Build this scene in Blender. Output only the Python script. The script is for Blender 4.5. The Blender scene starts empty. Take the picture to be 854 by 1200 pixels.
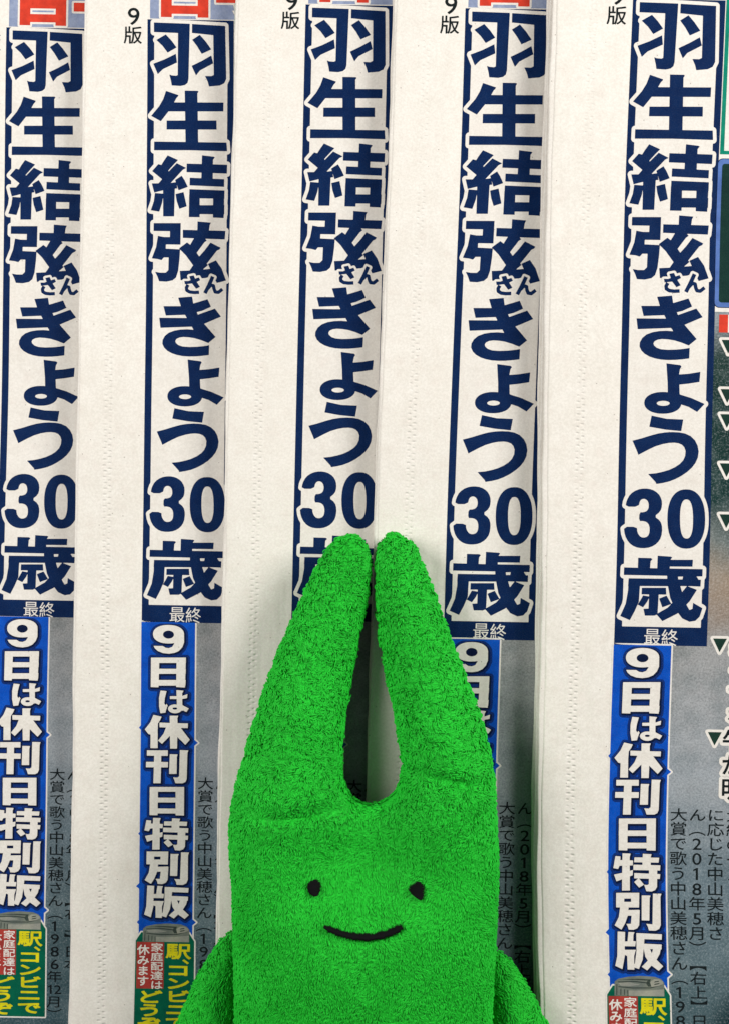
import bpy, math, random
import numpy as np
from mathutils import Vector
from mathutils.geometry import tessellate_polygon

random.seed(7)
rng = np.random.default_rng(11)
S = bpy.context.scene
C = S.collection
U = 0.0004                       # one page unit in metres (0.4 mm)

# ------------------------------------------------------------------ camera, light, exposure
CAM_Z = 0.52
cam_d = bpy.data.cameras.new('camera')
cam = bpy.data.objects.new('camera', cam_d)
C.objects.link(cam)
cam.location = (0, 0, CAM_Z)
cam_d.sensor_fit = 'VERTICAL'
cam_d.sensor_height = 24.0
cam_d.lens = 24.0 * 1300 / 1200
cam_d.clip_start, cam_d.clip_end = 0.01, 20
S.camera = cam

w = bpy.data.worlds.new('World')
S.world = w
w.use_nodes = True
w.node_tree.nodes['Background'].inputs[0].default_value = (0.92, 0.97, 1.0, 1)
w.node_tree.nodes['Background'].inputs[1].default_value = 0.11


def area(name, loc, target, size, power, col):
    d = bpy.data.lights.new(name, 'AREA')
    d.shape = 'RECTANGLE'
    d.size, d.size_y = size
    d.energy = power
    d.color = col
    o = bpy.data.objects.new(name, d)
    C.objects.link(o)
    o.location = loc
    o.rotation_euler = (Vector(target) - Vector(loc)).to_track_quat('-Z', 'Y').to_euler()
    return o


area('ceiling_lamp', (-0.84, 0.36, 0.76), (0.0, 0.0, 0.0), (0.55, 0.55), 11.8, (1.0, 0.98, 0.952))
area('ceiling_lamp', (0.90, 0.48, 0.70), (0.0, 0.0, 0.0), (0.55, 0.55), 15.6, (1.0, 0.98, 0.952))

S.view_settings.view_transform = 'Standard'
S.view_settings.look = 'None'
S.view_settings.exposure = 0.0
S.view_settings.gamma = 1.0
S.cycles.max_bounces = 6
S.cycles.diffuse_bounces = 4


# ------------------------------------------------------------------ materials
def lin(r, g, b):
    f = lambda c: (c / 255 / 12.92) if c <= 10 else ((c / 255 + 0.055) / 1.055) ** 2.4
    return (f(r), f(g), f(b), 1)


class NT:
    """small node-tree helper"""
    def __init__(self, name):
        self.m = bpy.data.materials.new(name)
        self.m.use_nodes = True
        self.t = self.m.node_tree
        self.b = self.t.nodes['Principled BSDF']

    def n(self, kind, **kw):
        x = self.t.nodes.new('ShaderNode' + kind)
        for k, v in kw.items():
            setattr(x, k, v)
        return x

    def put(self, sock, v):
        if hasattr(v, 'is_output') or isinstance(v, bpy.types.NodeSocket):
            self.t.links.new(v, sock)
        else:
            sock.default_value = v

    def math(self, op, a, b=0.0, c=None):
        x = self.n('Math', operation=op)
        self.put(x.inputs[0], a)
        self.put(x.inputs[1], b)
        if c is not None:
            self.put(x.inputs[2], c)
        return x.outputs[0]

    def noise(self, vec, scale, detail=3.0, rough=0.55):
        x = self.n('TexNoise')
        self.put(x.inputs['Vector'], vec)
        x.inputs['Scale'].default_value = scale
        x.inputs['Detail'].default_value = detail
        x.inputs['Roughness'].default_value = rough
        return x.outputs['Fac']

    def ramp(self, fac, stops, interp='LINEAR'):
        x = self.n('ValToRGB')
        x.color_ramp.interpolation = interp
        e = x.color_ramp.elements
        while len(e) < len(stops):
            e.new(0.5)
        for el, (p, c) in zip(e, stops):
            el.position = p
            el.color = c if len(c) == 4 else (*c, 1)
        self.put(x.inputs[0], fac)
        return x.outputs[0]

    def mix(self, fac, a, b, mode='MIX'):
        x = self.n('MixRGB', blend_type=mode)
        self.put(x.inputs[0], fac)
        self.put(x.inputs[1], a)
        self.put(x.inputs[2], b)
        return x.outputs[0]

    def uv(self):
        return self.n('UVMap', uv_map='page').outputs[0]


def newsprint_finish(nt, col0, rough=0.85, pins=False, grain=1.0):
    """fibres, specks, slow mottling and pin-hole rows shared by everything printed on the sheet"""
    uv = nt.uv()
    oi = nt.n('ObjectInfo')
    rnd = nt.n('VectorMath', operation='ADD')
    nt.put(rnd.inputs[0], uv)
    sh = nt.n('CombineXYZ')
    nt.put(sh.inputs[2], nt.math('MULTIPLY', oi.outputs['Random'], 400.0))
    nt.put(rnd.inputs[1], sh.outputs[0])
    v = rnd.outputs[0]
    mott = nt.noise(v, 0.035, 4, 0.6)
    fib = nt.noise(v, 0.36, 4, 0.75)
    col = nt.mix(nt.math('MULTIPLY', nt.ramp(mott, [(0.35, (0, 0, 0)), (0.7, (1, 1, 1))]), 0.14 * grain),
                 col0, (0.62, 0.56, 0.47, 1), 'MULTIPLY')
    col = nt.mix(nt.math('MULTIPLY', nt.ramp(fib, [(0.42, (1, 1, 1)), (0.6, (0, 0, 0))]), 0.17 * grain),
                 col, (0.45, 0.42, 0.38, 1), 'MULTIPLY')
    vor = nt.n('TexVoronoi')
    nt.put(vor.inputs['Vector'], v)
    vor.inputs['Scale'].default_value = 0.085
    vor.inputs['Randomness'].default_value = 1.0
    speck = nt.ramp(vor.outputs['Distance'], [(0.035, (1, 1, 1)), (0.075, (0, 0, 0))])
    sel = nt.n('SeparateColor')
    nt.put(sel.inputs[0], vor.outputs['Color'])
    speck = nt.math('MULTIPLY', speck, nt.math('GREATER_THAN', sel.outputs[0], 0.45))
    col = nt.mix(nt.math('MULTIPLY', speck, 0.65 * grain), col, (0.25, 0.22, 0.20, 1), 'MULTIPLY')
    # faint ink of the other side showing through in blotches
    sh2 = nt.ramp(nt.noise(v, 0.09, 2, 0.5), [(0.52, (0, 0, 0)), (0.72, (1, 1, 1))])
    col = nt.mix(nt.math('MULTIPLY', sh2, 0.10 * grain), col, (0.78, 0.62, 0.60, 1), 'MULTIPLY')
    nt.put(nt.b.inputs['Base Color'], col)
    nt.b.inputs['Roughness'].default_value = rough
    nt.b.inputs['Specular IOR Level'].default_value = 0.04
    hgt = nt.math('ADD', nt.math('MULTIPLY', nt.noise(v, 0.30, 4, 0.65), 0.45),
                  nt.math('MULTIPLY', nt.noise(v, 0.03, 2, 0.5), 1.6))
    st = nt.n('Mapping')
    nt.put(st.inputs['Vector'], v)
    st.inputs['Scale'].default_value = (0.085, 0.010, 1)
    hgt = nt.math('ADD', hgt, nt.math('MULTIPLY', nt.noise(st.outputs[0], 1.0, 1, 0.4), 1.8))
    if pins:
        sx = nt.n('SeparateXYZ')
        nt.put(sx.inputs[0], uv)
        x, y = sx.outputs[0], sx.outputs[1]
        wob = nt.math('MULTIPLY', nt.math('SUBTRACT', nt.noise(v, 0.09, 3), 0.5), 5.0)
        total = None
        for cx, ph in ((-46.5, 0.0), (-41.0, 0.45)):
            dx = nt.math('DIVIDE', nt.math('SUBTRACT', nt.math('ADD', x, wob), cx), 1.7)
            gx = nt.math('POWER', 2.718, nt.math('MULTIPLY', nt.math('MULTIPLY', dx, dx), -1.0))
            fr = nt.math('ABSOLUTE', nt.math('SUBTRACT', nt.math('FRACT', nt.math('ADD', nt.math('DIVIDE', y, 7.0), ph)), 0.5))
            gy = nt.ramp(fr, [(0.0, (1, 1, 1)), (0.26, (0, 0, 0))], 'EASE')
            p = nt.math('MULTIPLY', gx, gy)
            total = p if total is None else nt.math('ADD', total, p)
        keep = nt.ramp(nt.noise(v, 0.03, 3, 0.7), [(0.34, (0.1, 0.1, 0.1)), (0.56, (1, 1, 1))])
        lower = nt.ramp(nt.math('DIVIDE', y, 1200.0), [(0.0, (0.25, 0.25, 0.25)), (0.75, (1, 1, 1))])
        hgt = nt.math('ADD', hgt, nt.math('MULTIPLY', nt.math('MULTIPLY', total, nt.math('MULTIPLY', keep, lower)), -3.0))
    bp = nt.n('Bump')
    bp.inputs['Strength'].default_value = 0.42
    bp.inputs['Distance'].default_value = 0.0005
    nt.put(bp.inputs['Height'], hgt)
    nt.put(nt.b.inputs['Normal'], bp.outputs[0])
    return nt.m


def ink(name, rgb, grain=1.0, wear=0.10):
    nt = NT(name)
    uv = nt.uv()
    g = nt.noise(uv, 1.1, 2, 0.7)
    f = nt.math('MULTIPLY', nt.ramp(g, [(0.5, (0, 0, 0)), (0.72, (1, 1, 1))]), wear * 0.4)
    col = nt.mix(f, lin(*rgb), (0.6, 0.58, 0.53, 1))
    big = nt.noise(uv, 0.06, 3, 0.6)
    col = nt.mix(nt.ramp(big, [(0.38, (0, 0, 0)), (0.66, (0.55, 0.55, 0.55))]), col, nt.mix(1.0, col, (0.5, 0.55, 0.68, 1), 'MULTIPLY'))
    return newsprint_finish(nt, col, 0.62, grain=grain)


PAPER = (236, 231, 222)
M = {}
M['paper'] = newsprint_finish(NT('newsprint_paper'), lin(*PAPER), 0.9, pins=True)
M['bare'] = newsprint_finish(NT('newsprint_bare'), lin(232, 227, 219), 0.9)
M['navy'] = ink('navy_ink', (4, 36, 80), 0.6, 0.12)
M['black'] = ink('black_ink', (22, 30, 32), 0.5, 0.10)
M['mark_green'] = ink('dark_mark_ink', (26, 56, 46), 0.5, 0.10)
M['blue'] = ink('blue_ink', (0, 82, 190), 0.7, 0.2)
M['blue_dark'] = ink('blue_shade_ink', (4, 44, 112), 0.6, 0.2)
M['blue_deep'] = ink('deep_blue_ink', (8, 24, 58), 0.3, 0.06)
M['green'] = ink('green_ink', (0, 98, 72), 0.4, 0.08)
M['teal'] = ink('frame_green_ink', (10, 134, 108), 0.4, 0.08)
M['red'] = ink('red_ink', (176, 62, 54), 0.4, 0.10)
M['title_red'] = ink('title_red_ink', (222, 66, 45), 0.4, 0.10)
M['yellow'] = ink('yellow_ink', (230, 218, 30), 0.5, 0.05)
M['sketch_grey'] = ink('sketch_grey_ink', (122, 128, 116), 0.8, 0.2)
M['sketch_dark'] = ink('sketch_dark_ink', (62, 72, 66), 0.8, 0.1)
M['sketch_light'] = ink('sketch_light_ink', (160, 160, 146), 0.8, 0.1)
M['lilac'] = ink('lilac_ink', (150, 162, 190), 1.0, 0.5)
M['frame_blue'] = ink('frame_blue_ink', (86, 118, 182), 0.8, 0.3)
M['dark_green'] = ink('dark_green_ink', (18, 52, 46), 0.8, 0.1)


def photo_mat():
    """printed photograph: screened tones running down the page"""
    nt = NT('printed_photo')
    uv = nt.uv()
    sx = nt.n('SeparateXYZ')
    nt.put(sx.inputs[0], uv)
    f = nt.math('DIVIDE', nt.math('ADD', sx.outputs[1], nt.math('MULTIPLY', nt.math('SUBTRACT', nt.noise(uv, 0.012, 3), 0.5), 70.0)), 1300.0)
    col = nt.ramp(f, [(0.0, lin(150, 160, 175)), (0.275, lin(150, 156, 160)), (0.305, lin(36, 62, 58)), (0.425, lin(26, 58, 56)),
                      (0.46, lin(120, 128, 126)), (0.49, lin(158, 140, 122)), (0.52, lin(150, 134, 120)), (0.56, lin(160, 160, 160)),
                      (0.66, lin(164, 169, 174)), (0.76, lin(116, 133, 142)), (0.85, lin(90, 112, 118)), (0.93, lin(72, 99, 107)), (1.0, lin(56, 88, 98))])
    # soft uneven tones, as in an out-of-focus background
    tone = nt.noise(uv, 0.022, 4, 0.6)
    col = nt.mix(nt.ramp(tone, [(0.36, (0.7, 0.7, 0.7)), (0.58, (0, 0, 0))]), col, nt.mix(1.0, col, (0.60, 0.66, 0.67, 1), 'MULTIPLY'))
    col = nt.mix(nt.ramp(tone, [(0.52, (0, 0, 0)), (0.72, (0.2, 0.2, 0.2))]), col, (0.34, 0.38, 0.385, 1))
    # a dark shape at the foot of the picture
    d = nt.n('VectorMath', operation='DISTANCE')
    nt.put(d.inputs[0], uv)
    d.inputs[1].default_value = (190, 1165, 0)
    blot = nt.ramp(nt.math('DIVIDE', d.outputs['Value'], 140.0), [(0.45, (1, 1, 1)), (0.72, (0, 0, 0))], 'EASE')
    col = nt.mix(blot, col, lin(22, 52, 58))
    foot = nt.ramp(nt.math('DIVIDE', sx.outputs[1], 1300.0), [(0.93, (0, 0, 0)), (0.962, (1, 1, 1))], 'EASE')
    col = nt.mix(nt.math('MULTIPLY', foot, 0.75), col, lin(30, 48, 54))
    gr = nt.noise(uv, 0.42, 3, 0.85)
    col = nt.mix(nt.ramp(gr, [(0.33, (0.62, 0.62, 0.62)), (0.52, (0, 0, 0))]), col, nt.mix(1.0, col, (0.45, 0.46, 0.47, 1), 'MULTIPLY'))
    col = nt.mix(nt.ramp(gr, [(0.52, (0, 0, 0)), (0.68, (0.28, 0.28, 0.28))]), col, (0.62, 0.64, 0.66, 1))
    return newsprint_finish(nt, col, 0.7, grain=0.8)


M['photo'] = photo_mat()


def plain(name, col, rough=0.8, sheen=0.0, spec=0.3):
    nt = NT(name)
    v = nt.n('TexCoord').outputs['Object']
    c = nt.mix(nt.noise(v, 60, 3), tuple(x * 0.8 for x in col[:3]) + (1,), tuple(min(1, x * 1.2) for x in col[:3]) + (1,))
    nt.put(nt.b.inputs['Base Color'], c)
    nt.b.inputs['Roughness'].default_value = rough
    nt.b.inputs['Specular IOR Level'].default_value = spec
    nt.b.inputs['Sheen Weight'].default_value = sheen
    return nt.m


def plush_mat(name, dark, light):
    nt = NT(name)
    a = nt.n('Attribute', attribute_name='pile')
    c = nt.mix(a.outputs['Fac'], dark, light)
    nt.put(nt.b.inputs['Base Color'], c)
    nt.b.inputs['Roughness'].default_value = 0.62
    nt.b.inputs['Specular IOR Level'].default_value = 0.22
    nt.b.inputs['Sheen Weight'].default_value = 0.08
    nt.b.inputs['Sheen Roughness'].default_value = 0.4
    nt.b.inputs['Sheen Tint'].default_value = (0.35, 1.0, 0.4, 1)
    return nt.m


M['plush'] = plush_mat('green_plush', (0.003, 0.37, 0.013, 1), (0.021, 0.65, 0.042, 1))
M['thread'] = plain('black_thread', (0.003, 0.003, 0.0035, 1), 0.8, 0.0, 0.12)
M['table'] = plain('table_top_grey', (0.30, 0.29, 0.27, 1))


def tag(o, label=None, cat=None, group=None, kind=None):
    for k, v in (('label', label), ('category', cat), ('group', group), ('kind', kind)):
        if v:
            o[k] = v
    return o


# ------------------------------------------------------------------ small lettering: outlines, two base-36 digits per number, 150 units to the em
GLYPHS = {
    '9': '261d2n1q3027382p3b38393n323z2s472f4a22471s401m3q1j3f1m341s2u212o2c2m2l2n2s2q2p2g2i26291w1x1n 1y3g1z3m233r283u2f3w2m3u2r3q2v3k2w3a2v352n312g2z293123341z39',
    '版': '1u4t1u351s261o1o1j181r121w1e201r242k2o2k2o122z122z2v242v2435243g383g383q2v3q2v4w2k4w2k3q243q244t 4y3e4r2q4h26482r413e 3e4m3e2o3c26381o32183b113i1j3n223p2m3p3e3s3e402m4b1x3y1k3j1b3q12441b4h1o4t1b57125e1b501k4o1w4v29512o56345a3n533p3p3o3p4d4k4g5c4l554v4c4q',
    '最': '2f414j414j3r2f3r 2f4j4j4j4j492f49 244r243j4u3j4u4r 3131312r2a2r2a31 1l1k1m1a311h31123c123c1i3k1j3k1s3c1r3c315c315c3a1l3a1l312031201m 3i2s3i2i3r2i3o2h3s29471p3u1g3g1b3l1240194e1i4s1958125f1b4z1h4m1p4z25582p522s 3y2i4v2i4o264e1v4526 312i31282a282a2i 311z311q2a1n2a1z',
    '終': '3r2i48294m204s284f2h3y2p 3b1p461e4x11541a4d1m3h1x 27262a192j1b2f28 1r281o1p1j191s152026 2m292u1h331k2u2b 3t464q464i3u483j3v3z3s45 3u4w3i4a3a3z2z3p373h3m3x413c3k30322r392i3r2r48344p2r582h5f2q4x2z4g3b4u3t554d4y4h3y4g454u 1o2e2q2l2s2d312g2s3b2j392o2u212r2j3e2z442q492e3p1y3o2b472m4s2b4w1v401n3p1j3m1n3c283g1s2v1k2p',
    '大': '3b4w393p1n3p1n3d373d312s2q28291q1k1c1t122h1h2y1z3a2j3h353r2h451w4l1f55125e1d4u1p4d25402q3q3d5b3d5b3p3l3p3n4w',
    '賞': '2p3s4b3s4b3h2p3h 2e3z2e3a4m3a4m3z 2h2h4k2h4k292h29 2h224k224k1t2h1t 2h2w4k2w4k2o2h2o 2633261m4v1m4v33 2v1l2b1f1n1a1w112k18351h 3t1f50125b18411m 4j4w474g494f3m4f3m4w3b4w3b4f2o4f2s4g2g4v264s2g4f1r4f1r3p223p22474x474x3p583p584f4j4f4v4s',
    'で': '1q451r3s3q413f3s373h30322y2m33203h1l401c4l184p1l471n3q1u3e263a2o3c323j3g3u3s48405142514e 4g3k483h4k2v4s2z 4w3q4p3n51325935',
    '歌': '223y2k3y2k3j223j 1t461t3b2t3b2t46 1k311k2r342r341c311b2m1b2q1336143d173e1d3e2r3s2r3s313d313d4f3o4f3o4p1m4p1m4f334f3331 1s2i1s1f211f211m2t1m2t2i 212a2k2a2k1u211u 414w3t403o3m3h3a3q353y3i443y523y4v3654335e46564847484b4u 4b3p4a2x462d3x1t3g193n113y1d471o4d214h2d4m1z4s1n501c5a125h1a551n4w214p2i4l324l3p',
    'う': '4e2s492a3x1x3d1n2o1i2v173m1e471p4m264r2s4o364g3g443n3q3p3d3o2h3i233f2731313b3o3e3z3c47374c31 2n4n2l4c4d454f4h3k4j',
    '中': '3b4w3b451s451s262426242f3b2f3b123n123n2f4u2f4u27552755453n453n4w 242q243u3b3u3b2q 4u2q3n2q3n3u4u3u',
    '山': '1u411u1e4s1e4s13541354414s414s1p3n1p3n4u3b4u3b1p261p2641',
    '美': '4a4x3x4b2t4b2z4e2m4x2c4s2o4b1t4b1t413b413b3p203p203f3b3f3b321m321m2s3a2s382h1q2h1q2634262y1w2n1o271h1k1c1q122f182x1h391s3g253r1r451g4m1757125e1d4v1g4e1n411v3s265b265b2h3k2h3m2s5d2s5d323m323m3f4z3f4z3p3m3p3m415541554b4a4b4m4t',
    '穂': '3k273l1a3n163s134o144s174v1d4w1n4m1s4l1f4k1d3w1d3v1g3v27 3526301q2t1d3118391m3e23 4q25501o57195g1d591s4z28 3p2e42264c1x4j244a2c3y2j592j593y4b3y4b495b495b4j4b4j4b4p4b4w414w414j314j31494149413y353y352j3v2j 3f354135412s3f2s 4b354y354y2s4b2s 3f3q413q413d3f3d 4b3q4y3q4y3d4b3d 2s4u284n1l4j1o4a274d273q1l3q1l3g263g1v2q1j241o1u1y2b272v27122c122i122i2z2t2g302p2i3b2i3g313g313q2i3q2i4g314l',
    'さ': '2p2p2d2s26292623291p2i1g2x1a3g184j1b4k1n421k3h1j321l2r1o2k1v2i242k2e 2241223p303n3t3o42364b2q3m2s3l2i4m2e4s2n4c39443q4z3w4y4741403u4q3h4o3p3z2x3y',
    'ん': '3o4h3b4n2g301p1d22182c1y2l2f2r2n302s382v3d2u3i2o3l1l3p1f3w1a46184k1b4w1k551x5c2d522m4y294s1x4j1o481l431m3z1n3x1r3w1w3v2n3t2v3q313k3438352x302r2w',
    '（': '4a2z4c2e4i1v4s1e54105d14511i4t1y4n2g4l2z4n3i4t40514g5d4u544y4s4k4i434c3k',
    '1': '2n482848281e2n1e',
    '8': '3c263b2d392k342q2y2u38343b3g383s32412t472h4a24471u411o3s1l3g1o341x2u1r2p1m2k1k2d1j261l1u1s1l231f2g1d2t1f331l3a1u 2w3g2v3a2r362m322g312a322536213b203h213n243s2a3v2g3w2n3v2s3r2v3m 2y272w212t1v2n1s2g1r281s231v1z201y271z2d222j282m2g2n2n2m2t2i2w2d',
    '6': '2q4a283v1v3e1n2w1l2d1n1y1u1n241f2i1d2t1f331m391v3c273a2j342t2u2z2j312a30232x28382f3i2o3r2y3y 202i2c2n2n2m2s2j2w2e2x272w212t1v2n1s2h1r291s231y1z26',
    '年': '1l2b1l213j213j123u123u215d215d2b3u2b3u355335533g3u3g3u435643564e2o4e2v4u2k4x2d4i25431w3r1m3g1v39273n2i433j433j3g2a3g2a2b 2l2b2l353j353j2b',
    '2': '3c1s291s2x2p3331353e323r2w412m47294a1x471l401l3h1x3s283v2f3u2l3q2p3k2q3c2o312b2e1j1e3c1e',
    '月': '294o282v252b1x1r1i1a1r12211c281o2h2d4h2d4g1f4d1e3l1e3p134g144p174r194t1j4t4o 2k4d4h4d4h3o2k3o 2k3d4h3d4h2o2j2o',
    '）': '2o2z2m3k2g43264k1u4y1l4u1x4g25402b3i2d2z2b2g251y1x1i1l141u10261e2g1v2m2e',
    '0': '3d2t3a3f333v2t462g4a22461s3v1l3f1j2t1l281s1r221g2g1d2t1g331r3a28 2y2t2x2d2t212n1t2g1r281t22211y2d1x2t1y39223l283t2g3w2n3t2t3l2x39',
    '5': '33481t481t2r282s2k2p2r2i2t292r222n1w2g1s221r1m1y1m1j241d2a1d2o1f2y1m351w3829352n2y2x2m342735273v333v',
    '【': '5f4w464x46114s115f11531e4u1u4o2d4l2z4o3l4u44534k',
    '右': '344w2w441o441o3t2s3t2k3b2a2v1x2h1j251q1w25282i2n2i122t122t1a3r1a4o1a4o13501350302q30343t5b3t5b4438443g4u 2t1l2t2p4o2p4o1l',
    '上': '364u361k1m1k1m195d195d1k3i1k3i385238523j3i3j3i4u',
    '】': '2s112s4x1j4x1v4k24442a3l2d2z2a2d241u1v1e1j11',
    '日': '2g2v4j2v4j1p2g1p 2g362g4b4j4b4j36 244m24142g142g1d4j1d4j144v144v4m',
    '本': '3b4w3b401o401o3p2x3p2o362c2p1y2a1k1z1s1q28232m2k2y34393p3b3p3b252c252c1u3b1u3b123n123n1u4m1u4m253n253n3p3p3p3z344b2k4q23561q5f20502b4m2p4a36403p5b3p5b403n403n4w',
    'に': '3a473a3v453u503v50474645 3g2i352j342a3322351s3c1l3n1h431f551i551v4m1s431r3r1s3j1v3f1z3e24 2i4j244k1x321x2l1y1u22192d1a2d1i2o2j2i2o2922282828312d3w',
    '応': '3538351l361d39183e163m1548154g164l1b4o1l4p214f254d1k4b1g3n1f3i1g3g1l3g38 2l2v2g26271l2h1g2m1r2q232v2s 383p3r3e46324e3b3y3m3f3x 4j2u4x24551g5g1l57294t2y 3a4s3k4d1w4d1w2s1u291q1q1j181s12201l2526273a27425d425d4d3x4d3k4w',
    'じ': '3x4a3o46423i4b3m 4g4h484d4m3q4v3u 2r4m2c4m2d472c232e1n2m1d2x173c153y184g1h4t1r53224u2d4l214a1r3v1k3d1i331j2v1n2q1t2o24',
    'た': '3n3e3n334e355433543e4e3g 3q2e3e2f3d263c1x3f1n3m1h3x1d4d1b561d561p4d1m401o3s1r3p1v3o20 2b3z1t401u3o2p3o2a281w1d29192r2o313p3w3v3w463441384o2u4p2r40',
    '家': '354u3b4j1r4j1r3o223o22484x484x3o583o584j3p4j3h4x 4p3e3s2p3l313c3c3n3k4o3k4o3u293u293k383k2i371q2y1w2p2i2x34373b2y2l2k1q291v202p2c3f2r3j2g36262p1w261o1n1j1t192r1n3m253l1p3g1g391d2s1d2v133d133k153t1e3w1p3x223v2g422k49254i1r4u1g57185f1h521p4q1z4h2c4b2q4y37',
    '庭': '2i2n2m2r342r302d2u202m2j2e2g2j222o1r2f1h24192b122m192v1j351c3g183u155b155f1f4a1f3k1h3a1l311s392b3g2y39302v303f3t383y353x2d3x2d3n303n2m332d2w 50404c3u3k3q3n3i493k49313n313n2r492r49233i233i1u5b1u5b234j234j2r572r57314j314j3m553s 3f4v3l4i1v4i1v2s1t291q1q1k181t12201l2426263a26485c485c4i3w4i3p4x',
    '配': '3p4p3p4e4z4e4z3e3q3e3q1c3t173z144x1355155b1a5e1k5f1z5524531j501f491e421f411l41334z334z2t5a2t5a4p 1z223522351m1z1m 1z2a1z3p2a3p29372830252u1z2o242j2a2q2e2y2f362g3p2o3p2p2s2s2o352o352a 1n4q1n4g284g283z1q3z1q131z131z1d351d35153e153e3z2x3z2x4g3i4g3i4q 2g3z2g4g2p4g2p3z 2v3p353p352v342v2w2v2v2w',
    '達': '1o4l21482a3w2k432a4f1x4r 2f391l391l2y242y241x1v1q1k1e1s15261n291p2f1m2w1b36183u175c185f1j491h3i1h2y1k2q1o2f1w 3t4w3t4l2w4l2w4c3t4c3t412n412n3s3c3s353q3c3c2q3c2q333t333t2t2v2t2v2l3t2l3t2a2o2a2o213t213t1m441m44215b215b2a442a442l542l542t442t44335a335a3c4k3c4s3q4m3s5c3s5c414441444c524c524l444l444w 3g3c3m3d3f3s4h3s4a3d4f3c',
    'は': '2g4l234m1w311v2k1x1t21182b192b1i2m2i2g2n2821272c2731293h 4726471u441p3z1l3r1k3k1l3e1n3a1r391w3a213e253k273s28 4i4m454m453u323v323j453j472g3t2h3g2g362b30242y1v301m361f3g1b3t19461b4e1h4i1p4j21561j5d1t4z244j2d4h3j573m573y4h3u',
    '休': '2o3u2o3j3o3j3g31362k2v252j1t2r1k321w3c293u363u124512453a4n2c4x1x581l5h1u55264u2k4k314c3j5d3j5d3u453u454u3u4u3u3u 2m4v2e4e243x1t3j1h371o2v263f26122h122h3v2x4s',
    'み': '4x3j4l3k4k2v40333f383s41404d3s4j344g2b4g2c443i4633382i35232w1s2k1p241q1w1u1p211l281k2e1k2n1p2w223a2x3x2t4h2k4c28441w3t1m3e1d3o15421e4d1o4l204r2e57225c2f4u2q 2y2y2i212d1x291w221y20212026222f292o2j2u',
    'ま': '3h253g1o3c1k311i2s1j2l1l2i1p2g1u2i1z2m232t253226 263d26323g303h2f342g2p2e2f2a2822251t271k2e1d2o1933173f193n1e3s1k3t214d1r4t1f501p4i2246283s2d3r304x334x3f3r3b3r3m3r3w4v3z4w4a3r463s4p3f4p3g452q462749273y3g3v3g3a2p3b',
    'す': '3r2y3r2p3o2i3k2e3e2d382e332h302l2z2s302y333338363i373p32 1s441t3s3o3v3o3g3e3h343f2v3a2q322n2r2q2h2v2933243c223j233p263j1x3a1q2z1k2l1g2v163h1g3v1t4228442t3z363z3j3z3v593u59453z46404p3m4p3o45',
    '駅': '2c2a2i1m2o1o2i2c 2129231h291i272a 1q2c1o1t1i1e1p1a1s1h1v1q1x2b 3m4q3m2o3k253f1o37183g123p1i3u203x304b304f2e4m1u4v1e58115g1b541l4v1z4p2h4l305930594q 3x4g4z4g4z3b3x3b 2f3u2f3g213g213u 1r4q1r2k322k311x2s2f2n2d2v1t301v2y1i2v1c2g1b2i122z133416371b391l3c2p3c2u2p2u2p383838383g2p3g2p3u383u38432p432p4g3b4g3b4q 2f432143214g2f4g 2f382f2u212u2138',
    '、': '2j162t1e2d1w1w2c1m23231o',
    'コ': '221y221k4k1l4k1d4x1d4x484s482449243w4k3w4k1x',
    'ン': '2c4g24472o3r353b3e3l2w41 1z1n271b2p1f3i1r4a2a4o2n4z32583g513t4t3e4i2z442m3n292y1x2i1r',
    'ビ': '4f4o474k4j3z4s43 4w4u4o4q50455849 2k4j264j271w281o2b1i2h1f301b4h1d4t1e4t1s3q1n2u1o2m1r2k1u2j2w3u3a4n3m4h3y3r3m2j38',
    'ニ': '2544253q4r3q4r44 1s211s1n531n5321',
    'ど': '4n4m4e4j4r3y4z42 534s4v4p58445g48 2k4l284g2u362j2x2b2o262e2423281o2i1f2x1a3h1847194s1c4s1p461l3g1k311l2q1p2j1w2h242i2c2n2k332y4k3s4e42343c',
    'ぞ': '2d4i2d463s492f351p321q2q382x2w2m2s2e2q252u1p351f3n194b184d1k3s1k3i1m3a1q341x3226342g3b2p3k2v3v2z4x304x3b3y392y364f4d474l3b4i 4f42483z4j3g4q3j 4v484n454z3m573q',
    '紙': '28272c1a2m1c2h28 1r281o1p1j191t152126 2p2a2x1j361m2y2d 3b114c1g4b1q3l1i3l2y4c2y4f274k1m4s19521458155c1a5e1j5g1w5722541g531e4x1i4t1u4p2b4n2y5d2y5d394m394l3j4l4f5a4l524u494n3b4h3b1m391e351a 4b393l393l494a4d 1o2e2v2m2x2e372i2v3c2n392s2v232s2m3e33442t4a2h3q1z3o2c472o4s2e4w1w401n3p1j3m1n3c2a3g1t2v1k2o',
    'の': '3d4238372z2i2t272o202i1y2d202825242d232q26352f3k2u3w 3q43473y4j3o4r3b4u2v4r2e4i21461s3s1m3f1k3m194a1g4r1s5229562v523g4r3y49493l4e2v492a3v1w3c1r2p1t28201v281n2i1l2s1o311w392b3h2v',
    'イ': '1r2w1x2k2r2w3i393h193w193v1g3v3h4h3x4z4e4p4n47453k3o2r39',
    '午': '1m2z1m2o3b2o3b123n123n2o5c2o5c2z3n2z3n415141514c2l4c2s4u2g4w24431w3q1m3f1x38273l2g413b413b2z',
    'が': '4l454a404i3p4q3a512i5d2o513f 4n4r4f4o4r434z46 544x4w4u58495g4d 1o3q1p3d2m3g2a2f211v1q1e22192d1t2m2f2y3i3k3i3p3g3s3b3u323s2d3n1t3k1p3d1l361l2r1o2s1i2t1b36193h1a3n1c3s1f3x1m411x452q4534433g3y3o3q3s3h3t303s364n2s4o2o3r',
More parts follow.
